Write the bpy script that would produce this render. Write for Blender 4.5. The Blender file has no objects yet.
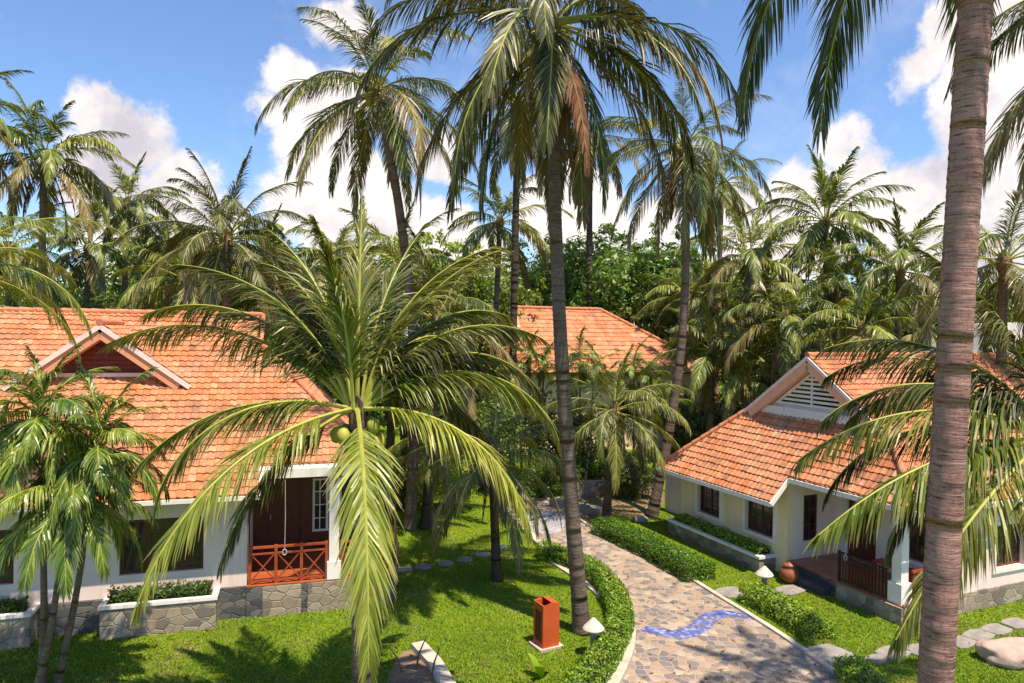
import bpy, bmesh, math, random
import numpy as np
from mathutils import Vector, Matrix
R_=math.radians
scene=bpy.context.scene
col=scene.collection
# ------------------------------------------------------------------ camera
FPX=700.0; CH=7.0
cam_rot=Matrix.Rotation(R_(90-0.78),3,'X')@Matrix.Rotation(R_(0.8),3,'Z')
cd=bpy.data.cameras.new('camera'); cam=bpy.data.objects.new('camera',cd); col.objects.link(cam)
cam.location=(0,0,CH); cam.rotation_euler=cam_rot.to_euler()
cd.sensor_width=36; cd.lens=FPX/1024*36; cd.clip_end=3000; cd.clip_start=.05
scene.camera=cam
def ray(u,v): return (cam_rot@Vector(((u-512)/FPX,-(v-341.5)/FPX,-1)))
def G(u,v,z=0.0):
    r=ray(u,v); t=(z-CH)/r.z; return Vector((r.x*t,r.y*t,z))
def PY(u,v,Y):
    r=ray(u,v); t=Y/r.y; return Vector((r.x*t,Y,CH+r.z*t))
# ------------------------------------------------------------------ materials
def newmat(name):
    m=bpy.data.materials.new(name); m.use_nodes=True
    nt=m.node_tree; nt.nodes.clear()
    out=nt.nodes.new('ShaderNodeOutputMaterial'); b=nt.nodes.new('ShaderNodeBsdfPrincipled')
    nt.links.new(b.outputs[0],out.inputs[0]); return m,nt,b,out
def nd(nt,t,**kw):
    n=nt.nodes.new(t)
    for k,v in kw.items():
        if k in n.inputs.keys(): n.inputs[k].default_value=v
        else: setattr(n,k,v)
    return n
def ramp(nt,fac,stops,interp='LINEAR'):
    r=nt.nodes.new('ShaderNodeValToRGB'); cr=r.color_ramp; cr.interpolation=interp
    while len(cr.elements)<len(stops): cr.elements.new(.5)
    for e,(p,c) in zip(cr.elements,stops): e.position=p; e.color=(*c,1)
    nt.links.new(fac,r.inputs[0]); return r.outputs[0]
def mix(nt,f,a,b,bt='MIX'):
    n=nt.nodes.new('ShaderNodeMix'); n.data_type='RGBA'; n.blend_type=bt
    for i,v in ((0,f),(6,a),(7,b)):
        if isinstance(v,(float,int)): n.inputs[i].default_value=v
        elif isinstance(v,tuple): n.inputs[i].default_value=(*v,1)
        else: nt.links.new(v,n.inputs[i])
    return n.outputs[2]
def mth(nt,op,a,b=None,c=None):
    n=nt.nodes.new('ShaderNodeMath'); n.operation=op
    for i,v in enumerate((a,b,c)):
        if v is None: continue
        if isinstance(v,(float,int)): n.inputs[i].default_value=v
        else: nt.links.new(v,n.inputs[i])
    return n.outputs[0]
def noise(nt,scale,detail=4,vec=None,rough=.55,out=0):
    n=nd(nt,'ShaderNodeTexNoise',Scale=scale,Detail=float(detail),Roughness=rough)
    if vec is not None: nt.links.new(vec,n.inputs['Vector'])
    return n.outputs[out]
def bump(nt,b,h,strength=.3,dist=.02):
    n=nd(nt,'ShaderNodeBump',Strength=strength,Distance=dist); nt.links.new(h,n.inputs['Height']); nt.links.new(n.outputs[0],b.inputs['Normal'])
def objco(nt): return nt.nodes.new('ShaderNodeTexCoord').outputs['Object']
def geopos(nt): return nt.nodes.new('ShaderNodeNewGeometry').outputs['Position']
def simple(name,c1,c2,scale=3,rough=.8,bumps=.15,bscale=40,bdist=.01,spec=.3):
    m,nt,b,o=newmat(name); co=objco(nt)
    f=noise(nt,scale,5,co); nt.links.new(ramp(nt,f,[(.3,c1),(.7,c2)]),b.inputs['Base Color'])
    b.inputs['Roughness'].default_value=rough; b.inputs['Specular IOR Level'].default_value=spec
    if bumps: bump(nt,b,noise(nt,bscale,4,co),bumps,bdist)
    return m
def leafmat(name,c1,c2,c3,rough=.40,trans=.24,tip=None,spec=.5):
    m,nt,b,out=newmat(name)
    g=nt.nodes.new('ShaderNodeNewGeometry'); oi=nt.nodes.new('ShaderNodeObjectInfo')
    c=ramp(nt,g.outputs['Random Per Island'],[(0,c1),(.55,c2),(1,c3)])
    hv=nd(nt,'ShaderNodeHueSaturation'); nt.links.new(c,hv.inputs['Color'])
    nt.links.new(mth(nt,'MULTIPLY_ADD',oi.outputs['Random'],.7,.65),hv.inputs['Value'])
    nt.links.new(mth(nt,'MULTIPLY_ADD',oi.outputs['Random'],-.045,.515),hv.inputs['Hue'])
    c=hv.outputs[0]
    if tip:
        uv=nt.nodes.new('ShaderNodeUVMap'); sp=nt.nodes.new('ShaderNodeSeparateXYZ'); nt.links.new(uv.outputs[0],sp.inputs[0])
        k=mth(nt,'MULTIPLY',mth(nt,'POWER',sp.outputs[1],5.0),mth(nt,'MULTIPLY_ADD',g.outputs['Random Per Island'],.8,.15))
        c=mix(nt,k,c,tip)
    nt.links.new(c,b.inputs['Base Color']); b.inputs['Roughness'].default_value=rough; b.inputs['Specular IOR Level'].default_value=spec
    tr=nt.nodes.new('ShaderNodeBsdfTranslucent'); tc=mix(nt,1.0,c,(1.25,1.2,.45),'MULTIPLY'); nt.links.new(tc,tr.inputs[0])
    ms=nt.nodes.new('ShaderNodeMixShader'); ms.inputs[0].default_value=trans
    nt.links.new(b.outputs[0],ms.inputs[1]); nt.links.new(tr.outputs[0],ms.inputs[2]); nt.links.new(ms.outputs[0],out.inputs[0])
    return m
M={}
M['coco']=leafmat('coco_leaf',(.045,.075,.012),(.11,.15,.024),(.30,.31,.08),tip=(.30,.19,.09))
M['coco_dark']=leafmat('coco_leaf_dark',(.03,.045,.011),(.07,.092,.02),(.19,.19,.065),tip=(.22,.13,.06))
M['coco_bright']=leafmat('coco_leaf_bright',(.09,.14,.016),(.19,.25,.03),(.33,.36,.075),tip=(.42,.3,.16))
M['areca']=leafmat('areca_leaf',(.045,.095,.010),(.12,.21,.02),(.34,.40,.09),rough=.35,tip=(.25,.24,.08))
M['coco_old']=leafmat('coco_leaf_old',(.12,.11,.03),(.20,.17,.055),(.32,.25,.11),tip=(.25,.14,.07),trans=.2)
M['dead']=leafmat('dead_leaf',(.13,.065,.03),(.2,.11,.06),(.3,.19,.11),rough=.8,trans=.15,spec=.1)
M['rachis']=simple('rachis',(.26,.28,.05),(.40,.38,.08),6,.5,0)
M['rachis_dead']=simple('rachis_dead',(.2,.12,.07),(.3,.2,.1),6,.8,0)
M['broad']=leafmat('broad_leaf',(.05,.10,.012),(.12,.20,.02),(.26,.34,.05),rough=.45,trans=.3)
M['broad_light']=leafmat('broad_leaf_light',(.12,.22,.02),(.19,.31,.03),(.30,.40,.06),rough=.45,trans=.3)
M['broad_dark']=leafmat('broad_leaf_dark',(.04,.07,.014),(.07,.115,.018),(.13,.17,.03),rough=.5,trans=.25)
M['hedge']=leafmat('hedge_leaf',(.05,.13,.010),(.13,.27,.018),(.27,.42,.04),rough=.4,trans=.3)
M['hedge_dark']=leafmat('hedge_leaf_dark',(.03,.07,.012),(.05,.11,.016),(.09,.17,.03),rough=.4,trans=.25)
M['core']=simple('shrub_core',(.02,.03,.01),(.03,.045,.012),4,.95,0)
M['branch']=simple('bark_branch',(.10,.07,.05),(.18,.13,.09),8,.9,.4,30)
def trunkmat(name,c1,c2,c3):
    m,nt,b,o=newmat(name)
    uv=nt.nodes.new('ShaderNodeUVMap').outputs[0]   # u around, v metres along the trunk
    w=nd(nt,'ShaderNodeMapping'); nt.links.new(uv,w.inputs[0]); w.inputs['Scale'].default_value=(1.6,24,1)
    n1=noise(nt,1.0,5,w.outputs[0],.65)
    w2=nd(nt,'ShaderNodeMapping'); nt.links.new(uv,w2.inputs[0]); w2.inputs['Scale'].default_value=(24,9,1)
    n2=noise(nt,1.0,5,w2.outputs[0],.7)
    n3=noise(nt,2.3,3,objco(nt))
    w3=nd(nt,'ShaderNodeMapping'); nt.links.new(uv,w3.inputs[0]); w3.inputs['Scale'].default_value=(4.5,52,1)
    n6=noise(nt,1.0,4,w3.outputs[0],.7)
    c=ramp(nt,n1,[(.22,c1),(.42,c2),(.72,c3)])
    c=mix(nt,mth(nt,'MULTIPLY',ramp(nt,n2,[(.52,(0,0,0)),(.72,(1,1,1))]),.6),c,c1)
    c=mix(nt,ramp(nt,n3,[(.45,(0,0,0)),(.62,(.45,.45,.45))]),c,c3)
    c=mix(nt,ramp(nt,n6,[(.30,(.85,.85,.85)),(.42,(0,0,0))]),c,(.03,.018,.014))
    nt.links.new(c,b.inputs['Base Color']); b.inputs['Roughness'].default_value=.88; b.inputs['Specular IOR Level'].default_value=.2
    bump(nt,b,mth(nt,'ADD',mth(nt,'ADD',n1,mth(nt,'MULTIPLY',n2,.7)),mth(nt,'MULTIPLY',ramp(nt,n6,[(.3,(0,0,0)),(.45,(1,1,1))]),.6)),.9,.03)
    return m
M['trunk']=trunkmat('palm_trunk',(.05,.033,.026),(.135,.095,.075),(.25,.19,.155))
M['trunk_red']=trunkmat('palm_trunk_pink',(.085,.033,.03),(.34,.165,.15),(.50,.28,.25))
M['trunk_dark']=trunkmat('palm_trunk_dark',(.03,.02,.016),(.07,.048,.036),(.12,.09,.07))
def tilemat():
    m,nt,b,o=newmat('terracotta_tiles')
    uv=nt.nodes.new('ShaderNodeUVMap').outputs[0]
    fl=nt.nodes.new('ShaderNodeVectorMath'); fl.operation='FLOOR'; nt.links.new(uv,fl.inputs[0])
    wn=nt.nodes.new('ShaderNodeTexWhiteNoise'); wn.noise_dimensions='2D'; nt.links.new(fl.outputs[0],wn.inputs['Vector'])
    c=ramp(nt,wn.outputs['Value'],[(0,(.30,.12,.07)),(.05,(.50,.16,.065)),(.45,(.61,.21,.09)),(.85,(.65,.25,.115)),(1,(.68,.32,.17))])
    co=objco(nt)
    n=noise(nt,.9,6,co,.6); c=mix(nt,ramp(nt,n,[(.42,(0,0,0)),(.7,(.5,.5,.5))]),c,(.62,.36,.24))
    n2=noise(nt,9,5,co,.7); c=mix(nt,ramp(nt,n2,[(.46,(0,0,0)),(.72,(.65,.65,.65))]),c,(.24,.09,.05))
    n3=noise(nt,1.7,7,co,.72); c=mix(nt,ramp(nt,n3,[(.48,(0,0,0)),(.66,(.65,.65,.65))]),c,(.22,.11,.07))
    nt.links.new(c,b.inputs['Base Color']); b.inputs['Roughness'].default_value=.7; b.inputs['Specular IOR Level'].default_value=.25
    bump(nt,b,noise(nt,60,3,co),.2,.006); return m
M['tile']=tilemat()
def redtile():
    m,nt,b,o=newmat('terracotta_floor')
    br=nd(nt,'ShaderNodeTexBrick',Scale=3.3); br.offset=0; br.inputs['Mortar Size'].default_value=.02
    br.inputs['Brick Width'].default_value=1; br.inputs['Row Height'].default_value=1
    br.inputs['Color1'].default_value=(.36,.085,.03,1); br.inputs['Color2'].default_value=(.46,.13,.05,1); br.inputs['Mortar'].default_value=(.2,.1,.07,1)
    nt.links.new(objco(nt),br.inputs[0]); nt.links.new(br.outputs[0],b.inputs['Base Color']); b.inputs['Roughness'].default_value=.25; return m
M['floor']=redtile()
def wallmat(name,c1,c2):
    m,nt,b,o=newmat(name); co=objco(nt)
    f=noise(nt,1.3,6,co,.65); c=ramp(nt,f,[(.3,c1),(.7,c2)])
    mp=nd(nt,'ShaderNodeMapping'); nt.links.new(co,mp.inputs[0]); mp.inputs['Scale'].default_value=(5,5,.6)
    s=noise(nt,1.0,5,mp.outputs[0],.7); c=mix(nt,ramp(nt,s,[(.52,(0,0,0)),(.75,(.35,.35,.35))]),c,(.36,.31,.27))
    nt.links.new(c,b.inputs['Base Color']); b.inputs['Roughness'].default_value=.85; b.inputs['Specular IOR Level'].default_value=.2
    bump(nt,b,noise(nt,35,4,co),.15,.006); return m
M['pinkwall']=wallmat('plaster_pink',(.76,.58,.53),(.86,.70,.64))
M['creamwall']=wallmat('plaster_cream',(.80,.62,.38),(.88,.72,.48))
M['white']=wallmat('trim_white',(.76,.69,.64),(.86,.80,.75))
M['pinktrim']=wallmat('trim_pink',(.80,.38,.25),(.86,.48,.34))
M['pinkwhite']=wallmat('trim_pale_pink',(.78,.60,.55),(.86,.70,.66))
M['orange_trim']=wallmat('trim_orange',(.66,.27,.16),(.74,.36,.22))
M['wood_red']=simple('red_wood',(.30,.045,.022),(.42,.085,.035),7,.45,.1,60,.003)
M['maroon']=simple('maroon_wood',(.16,.02,.02),(.24,.04,.03),7,.5,.1,60,.003)
M['wood_dark']=simple('dark_wood',(.085,.022,.014),(.14,.04,.022),7,.4,.1,60,.003)
M['rail_black']=simple('rail_black',(.02,.014,.012),(.04,.025,.02),7,.45,0)
M['soffit']=simple('soffit_wood',(.14,.06,.03),(.2,.09,.05),5,.7,0)
m,nt,b,o=newmat('glass_dark'); b.inputs['Base Color'].default_value=(.018,.018,.02,1); b.inputs['Roughness'].default_value=.06; M['glass']=m
nt.links.new(ramp(nt,noise(nt,1.6,3,objco(nt)),[(.4,(.012,.010,.010)),(.62,(.05,.04,.035)),(.8,(.17,.14,.11))]),b.inputs['Base Color'])  # paler noise patches painted into the panes imitate curtains and reflections
M['curtain']=simple('curtain',(.5,.47,.42),(.62,.6,.55),8,.9,0)
def stonemat(name,scale,cols,mortar,ms=.05,vscale=(1,1,1),pos=False,bs=.5,wet=None):
    m,nt,b,o=newmat(name); co=geopos(nt) if pos else objco(nt)
    w=mix(nt,.06 if not pos else .025,co,noise(nt,3,3,co,out=1),'ADD')
    mp=nd(nt,'ShaderNodeMapping'); nt.links.new(w,mp.inputs[0]); mp.inputs['Scale'].default_value=vscale
    v=nd(nt,'ShaderNodeTexVoronoi',Scale=scale); nt.links.new(mp.outputs[0],v.inputs['Vector']); v.inputs['Randomness'].default_value=.9
    e=nd(nt,'ShaderNodeTexVoronoi',Scale=scale); e.feature='DISTANCE_TO_EDGE'; nt.links.new(mp.outputs[0],e.inputs['Vector']); e.inputs['Randomness'].default_value=.9
    if pos:
        v.voronoi_dimensions='2D'; e.voronoi_dimensions='2D'
    sp=nt.nodes.new('ShaderNodeSeparateColor'); nt.links.new(v.outputs['Color'],sp.inputs[0])
    n=len(cols); c=ramp(nt,sp.outputs[0],[(i/n,cc) for i,cc in enumerate(cols)],'CONSTANT')
    nz=noise(nt,9,6,co,.7); c=mix(nt,.55,c,ramp(nt,nz,[(.25,(.35,.35,.35)),(.75,(.85,.85,.85))]),'MULTIPLY') if True else c
    c=mix(nt,.35,c,(1.35,1.35,1.35),'MULTIPLY')
    if pos: c=mix(nt,ramp(nt,noise(nt,1.1,6,co,.65),[(.40,(0,0,0)),(.66,(.55,.55,.55))]),c,(.24,.19,.15))
    k=ramp(nt,e.outputs['Distance'],[(0,(1,1,1)),(ms,(0,0,0))])
    c=mix(nt,k,c,mortar)
    n5=noise(nt,.45,5,co,.6); c=mix(nt,ramp(nt,n5,[(.45,(0,0,0)),(.7,(.3,.3,.3))]),c,(.16,.12,.10))
    nt.links.new(c,b.inputs['Base Color']); b.inputs['Roughness'].default_value=.75
    h=mth(nt,'ADD',ramp(nt,e.outputs['Distance'],[(0,(0,0,0)),(ms*1.6,(1,1,1))]),mth(nt,'MULTIPLY',nz,.5)); bump(nt,b,h,bs,.02)
    return m
M['paving']=stonemat('crazy_paving',4.9,[(.42,.29,.20),(.17,.15,.148),(.50,.37,.25),(.38,.27,.20),(.22,.18,.165),(.42,.27,.185),(.50,.42,.32),(.30,.22,.18),(.46,.36,.27),(.17,.15,.155)],(.45,.385,.31),.07,pos=True)
M['stone']=stonemat('stone_cladding',3.2,[(.32,.25,.19),(.40,.32,.24),(.20,.165,.14),(.34,.265,.20),(.46,.37,.28)],(.27,.22,.17),.04,vscale=(1,1,1.5),bs=.7)
M['stone_dark']=stonemat('stone_dark',3.0,[(.08,.085,.09),(.12,.12,.12),(.065,.065,.07),(.16,.15,.14)],(.05,.05,.05),.04,vscale=(1,1,2.2),bs=.7)
M['blue']=stonemat('blue_mosaic',11,[(.015,.05,.38),(.06,.14,.60),(.012,.03,.26),(.16,.28,.70),(.03,.08,.50),(.36,.44,.72)],(.22,.24,.34),.07,pos=True,bs=.6)
M['kerb']=simple('kerb_stone',(.40,.34,.27),(.56,.50,.42),3,.85,.3,30)
M['slab']=simple('slab_stone',(.19,.18,.17),(.32,.29,.26),4,.85,.3,25)
M['soil']=simple('soil',(.17,.10,.065),(.30,.20,.13),3,.95,.6,18,.03)
M['rock']=simple('pink_rock',(.40,.27,.22),(.56,.42,.36),2.4,.85,.5,14,.03)
M['binorange']=simple('bin_orange',(.50,.075,.02),(.60,.11,.03),3,.6,.1,30)
M['binwood']=simple('bin_wood',(.10,.03,.015),(.16,.05,.02),6,.7,.3,30)
M['lampcap']=simple('lamp_cap',(.50,.42,.35),(.66,.58,.50),6,.8,.2,40)
M['lamppost']=simple('lamp_post',(.22,.20,.18),(.32,.29,.26),6,.8,.2,40)
M['clay']=simple('clay_pot',(.22,.06,.03),(.34,.11,.05),5,.45,.1,30)
M['claydark']=simple('dark_pot',(.06,.02,.015),(.10,.035,.025),5,.4,.1,30)
M['coconut']=simple('coconut',(.30,.32,.05),(.46,.44,.09),5,.4,.05)
M['fibre']=simple('palm_fibre',(.13,.075,.04),(.26,.17,.09),14,.95,.6,40,.02)
M['rope']=simple('rope',(.36,.33,.29),(.5,.46,.42),5,.9,0)
M['greyroof']=simple('grey_roof',(.27,.26,.25),(.4,.38,.36),3,.9,.4,20,.03)
def groundmat():
    m,nt,b,o=newmat('lawn'); co=geopos(nt)
    n1=noise(nt,.55,6,co,.6); n2=noise(nt,11,5,co,.7); n3=noise(nt,60,3,co,.7)
    c=ramp(nt,n1,[(.3,(.09,.17,.012)),(.5,(.16,.25,.014)),(.68,(.25,.31,.022))])
    c=mix(nt,ramp(nt,n2,[(.35,(.75,.75,.75)),(.6,(0,0,0))]),c,(.07,.14,.012))
    c=mix(nt,ramp(nt,n3,[(.45,(0,0,0)),(.7,(.7,.7,.7))]),c,(.25,.32,.03))
    n4=noise(nt,.8,6,nd(nt,'ShaderNodeMapping',Location=(7,3,0)).outputs[0]) 
    mp=nd(nt,'ShaderNodeMapping'); mp.inputs['Location'].default_value=(31,7,0); nt.links.new(co,mp.inputs[0])
    n4=noise(nt,.6,7,mp.outputs[0],.7)
    c=mix(nt,ramp(nt,n4,[(.60,(0,0,0)),(.68,(.6,.6,.6))]),c,(.24,.19,.09))
    nt.links.new(c,b.inputs['Base Color']); b.inputs['Roughness'].default_value=.95; b.inputs['Specular IOR Level'].default_value=.1
    bump(nt,b,mth(nt,'ADD',n3,n2),.8,.05); return m
M['lawn']=groundmat()
def bladefmat():
    m,nt,b,out=newmat('grass_blade'); g=nt.nodes.new('ShaderNodeNewGeometry'); co=g.outputs['Position']
    c=ramp(nt,g.outputs['Random Per Island'],[(0,(.10,.20,.012)),(.55,(.19,.32,.016)),(1,(.34,.42,.045))])
    n1=noise(nt,.9,6,co,.65); c=mix(nt,ramp(nt,n1,[(.35,(.6,.6,.6)),(.52,(0,0,0))]),c,(.085,.19,.014))
    mp=nd(nt,'ShaderNodeMapping'); mp.inputs['Location'].default_value=(31,7,0); nt.links.new(co,mp.inputs[0])
    n4=noise(nt,.6,7,mp.outputs[0],.7); c=mix(nt,ramp(nt,n4,[(.53,(0,0,0)),(.66,(.75,.75,.75))]),c,(.36,.31,.11))
    nt.links.new(c,b.inputs['Base Color']); b.inputs['Roughness'].default_value=.55
    tr=nt.nodes.new('ShaderNodeBsdfTranslucent'); nt.links.new(c,tr.inputs[0]); ms=nt.nodes.new('ShaderNodeMixShader'); ms.inputs[0].default_value=.3
    nt.links.new(b.outputs[0],ms.inputs[1]); nt.links.new(tr.outputs[0],ms.inputs[2]); nt.links.new(ms.outputs[0],out.inputs[0]); return m
M['grassblade']=bladefmat()
# ------------------------------------------------------------------ object helpers
def tag(o,label=None,cat=None,group=None,kind=None):
    if label: o['label']=label
    if cat: o['category']=cat
    if group: o['group']=group
    if kind: o['kind']=kind
    return o
def empty(name,loc,rz=0,label=None,cat=None,group=None):
    o=bpy.data.objects.new(name,None); col.objects.link(o); o.location=loc; o.rotation_euler=(0,0,rz); o.empty_display_size=.3
    return tag(o,label,cat,group)
class MB:
    def __init__(s): s.v=[];s.f=[];s.m=[];s.uv=[];s.hasuv=False
    def add(s,vs,fs,mi=0,uvs=None):
        n=len(s.v); s.v+= [tuple(p) for p in vs]; s.f+=[tuple(i+n for i in f) for f in fs]; s.m+=[mi]*len(fs)
        s.uv+= (uvs if uvs else [(0,0)]*len(vs))
        if uvs: s.hasuv=True
    def box(s,x0,x1,y0,y1,z0,z1,mi=0):
        vs=[(x,y,z) for z in (z0,z1) for y in (y0,y1) for x in (x0,x1)]
        s.add(vs,[(0,2,3,1),(4,5,7,6),(0,1,5,4),(2,6,7,3),(0,4,6,2),(1,3,7,5)],mi)
    def tube(s,pts,rs,n=8,mi=0,cap=True):
        pts=[Vector(p) for p in pts]; vs=[];uvs=[];L=0
        up=Vector((0,1,0))
        for i,p in enumerate(pts):
            t=(pts[min(i+1,len(pts)-1)]-pts[max(i-1,0)]).normalized()
            a=t.cross(up)
            if a.length<.1: a=t.cross(Vector((1,0,0)))
            a.normalize(); b_=t.cross(a).normalized(); up=b_ if False else up
            if i: L+=(p-pts[i-1]).length
            for k in range(n+1):
                an=2*math.pi*k/n; vs.append(p+(a*math.cos(an)+b_*math.sin(an))*rs[i]); uvs.append((k/n,L))
        fs=[]
        w=n+1
        for i in range(len(pts)-1):
            for k in range(n): fs.append((i*w+k,i*w+k+1,(i+1)*w+k+1,(i+1)*w+k))
        if cap: fs.append(tuple(range(n-1,-1,-1))); fs.append(tuple((len(pts)-1)*w+k for k in range(n)))
        s.add(vs,fs,mi,uvs)
    def lathe(s,prof,n=20,mi=0,c=(0,0,0)):
        vs=[];fs=[]
        for r,z in prof:
            for k in range(n): vs.append((c[0]+r*math.cos(2*math.pi*k/n),c[1]+r*math.sin(2*math.pi*k/n),c[2]+z))
        for i in range(len(prof)-1):
            for k in range(n): fs.append((i*n+k,i*n+(k+1)%n,(i+1)*n+(k+1)%n,(i+1)*n+k))
        s.add(vs,fs,mi)
    def mesh(s,name,mats,smooth=False):
        me=bpy.data.meshes.new(name); me.from_pydata(s.v,[],s.f)
        for m_ in mats: me.materials.append(m_)
        if len(mats)>1: me.polygons.foreach_set('material_index',s.m)
        if s.hasuv:
            ul=me.uv_layers.new(name='UVMap'); li=np.zeros(len(me.loops),dtype=np.int32); me.loops.foreach_get('vertex_index',li)
            ul.data.foreach_set('uv',np.array(s.uv,dtype=np.float32)[li].ravel())
        if smooth: me.polygons.foreach_set('use_smooth',[True]*len(me.polygons))
        me.update(); return me
    def build(s,name,mats,parent=None,smooth=False,loc=None):
        if not isinstance(mats,(list,tuple)): mats=[mats]
        return link(name,s.mesh(name,mats,smooth),parent,loc)
def link(name,me,parent=None,loc=None,rot=None,scale=None):
    o=bpy.data.objects.new(name,me); col.objects.link(o)
    if parent is not None: o.parent=parent
    if loc is not None: o.location=loc
    if rot is not None: o.rotation_euler=rot
    if scale is not None: o.scale=scale
    return o
def crom(pts,n=8):
    pts=[Vector(p) for p in pts]; P=[pts[0]*2-pts[1]]+pts+[pts[-1]*2-pts[-2]]; out=[]
    for i in range(1,len(P)-2):
        a,b,c,d=P[i-1],P[i],P[i+1],P[i+2]
        for k in range(n):
            t=k/n; out.append(.5*((2*b)+(c-a)*t+(2*a-5*b+4*c-d)*t*t+(3*b-a-3*c+d)*t**3))
    out.append(pts[-1]); return out
# ------------------------------------------------------------------ palm fronds
def frond_mesh(L,e0,e1,seed,mats,n=66,leaf=.23,width=.045,grav=.5,pet=.14,p=1.25,bend=0,lift=.25,rr=.035,gaps=0.03,ang=50):
    if e0>60: ang=30+(84-e0)*.6; grav*=.6; leaf*=.85
    rnd=random.Random(seed); mb=MB(); S=26
    pts=[];T=[];pos=Vector((0,0,0)); az=0
    for i in range(S+1):
        t=i/S; e=R_(e0+(e1-e0)*t**p); az=R_(bend)*t*t
        d=Vector((math.cos(e)*math.cos(az),math.cos(e)*math.sin(az),math.sin(e))); T.append(d); pts.append(pos.copy()); pos=pos+d*(L/S)
    mb.tube(pts,[rr*(1-.9*(i/S))*(1.5 if i==0 else 1)+.003 for i in range(S+1)],5,1)
    g=Vector((0,0,-1))
    for j in range(n):
        t=pet+(1-pet)*(j+.5)/n
        if rnd.random()<gaps: continue
        x=t*S; i=min(int(x),S-1); fr=x-i; P0=pts[i].lerp(pts[i+1],fr); tt=T[i].lerp(T[i+1],fr).normalized()
        side0=tt.cross(Vector((0,0,1)))
        if side0.length<.15: side0=Vector((math.sin(az),-math.cos(az),0))
        side0.normalize(); N=side0.cross(tt).normalized()
        q=(t-pet)/(1-pet)
        ll=L*leaf*(.42+.58*math.sin(math.pi*min(1,(q*.92+.08))**.75))*(1-.25*q)
        for sg in (-1,1):
            A=R_(ang-30*q+rnd.uniform(-7,7)); lf=lift*(1-q)+rnd.uniform(-.2,.2)
            l=ll*rnd.uniform(.86,1.08)*(rnd.uniform(.3,.8) if rnd.random()<.13 else 1)
            d0=tt*math.cos(A)+(side0*sg*math.cos(lf)+N*math.sin(lf))*math.sin(A)
            gr=grav*rnd.uniform(.6,1.35)*(.8+.35*math.sin(t*17+seed)); pp=P0+side0*sg*.01; w=width*rnd.uniform(.8,1.15)
            W=tt-d0*tt.dot(d0); W=W.normalized() if W.length>.05 else N
            rol=rnd.uniform(-.65,.65); W=(W*math.cos(rol)+d0.cross(W)*math.sin(rol))
            vs=[];uv=[]
            for k,(ww) in enumerate((.45,1,.85,.08)):
                d=(d0+g*gr*(k*.42)**1.25*1.4).normalized()
                if k: pp=pp+d*(l/3)
                Wk=(W-d*W.dot(d)).normalized()*w*ww*.5
                vs+=[pp-Wk,pp+Wk]; uv+=[(q,k/3)]*2
            mb.add(vs,[(0,1,3,2),(2,3,5,4),(4,5,7,6)],0,uv)
    return mb.mesh('frond',mats)
def make_lib(tagn,mat,rach,L,classes,seeds=2,**kw):
    lib=[]
    for ci,(e0,e1) in enumerate(classes):
        for s in range(seeds):
            rnd=random.Random(ci*31+s*7); mt=M['coco_old'] if (s==1 and tagn in('coco','dark','far') and e0<0) else mat
            k=dict(kw); k['bend']=rnd.uniform(-22,22); 
            lib.append((e0,frond_mesh(L*rnd.uniform(.92,1.06),e0,e1+rnd.uniform(-8,8),ci*10+s+5,[mt,rach],**k)))
    return lib
CL=[(84,48),(66,-5),(48,-35),(30,-60),(12,-75),(-8,-84),(-30,-88),(-55,-90)]
LIB={}
LIB['coco']=make_lib('coco',M['coco'],M['rachis'],4.5,CL,2,grav=1.0,width=.033,n=108,leaf=.26)
LIB['dark']=make_lib('dark',M['coco_dark'],M['rachis'],4.5,CL,2,grav=1.05,width=.034,n=118,leaf=.26)
LIB['bright']=make_lib('bright',M['coco_bright'],M['rachis'],4.5,CL[:6],1,grav=.95,width=.033,n=108,leaf=.26)
LIB['dead']=make_lib('dead',M['dead'],M['rachis_dead'],3.6,[(-45,-86),(-65,-90),(-78,-92)],1,grav=1.6,width=.05,n=46,gaps=.15,leaf=.2)
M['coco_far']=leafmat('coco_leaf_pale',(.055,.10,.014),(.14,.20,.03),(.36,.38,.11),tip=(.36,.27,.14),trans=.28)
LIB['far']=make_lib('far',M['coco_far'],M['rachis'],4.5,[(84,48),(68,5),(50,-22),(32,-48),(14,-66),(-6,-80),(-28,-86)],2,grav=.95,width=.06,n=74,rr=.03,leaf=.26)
LIB['areca']=make_lib('areca',M['areca'],M['rachis'],2.1,[(80,30),(62,-15),(42,-45),(20,-65),(-5,-80)],2,grav=1.1,width=.031,n=66,leaf=.33,pet=.10,lift=.55,rr=.016,p=1.05)
def pick(lib,e,rnd):
    c=sorted(lib,key=lambda x:abs(x[0]-e))[:2]; return rnd.choice(c)[1]
def trunk_mesh(pts,r0,r1,mat,rings=.11,n=14,flare=1.35,amp=.022,seed=0):
    cp=crom(pts,6); rnd=random.Random(seed)
    # resample finely so the leaf-scar rings are real steps
    seg=[0]
    for a,b in zip(cp,cp[1:]): seg.append(seg[-1]+(b-a).length)
    Lt=seg[-1]; k=0; P=[];Rr=[];d=0; j=0; step=rings
    while d<Lt:
        for off,a in ((0,1+amp),(step*.72,1-amp*.6)):
            x=min(d+off,Lt)
            while k<len(seg)-2 and seg[k+1]<x: k+=1
            f=(x-seg[k])/max(1e-6,seg[k+1]-seg[k]); pp=cp[k].lerp(cp[k+1],min(1,f))
            t=x/Lt; r=r0+(r1-r0)*min(1,t*1.3)
            r*=1+(flare-1)*math.exp(-x/.45)
            P.append(pp); Rr.append(r*a*rnd.uniform(.985,1.015))
        j+=1; step=rings*rnd.uniform(.75,1.3); d+=step
    mb=MB(); mb.tube(P,Rr,n,0); return mb.mesh('trunk',[mat],True)
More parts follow.
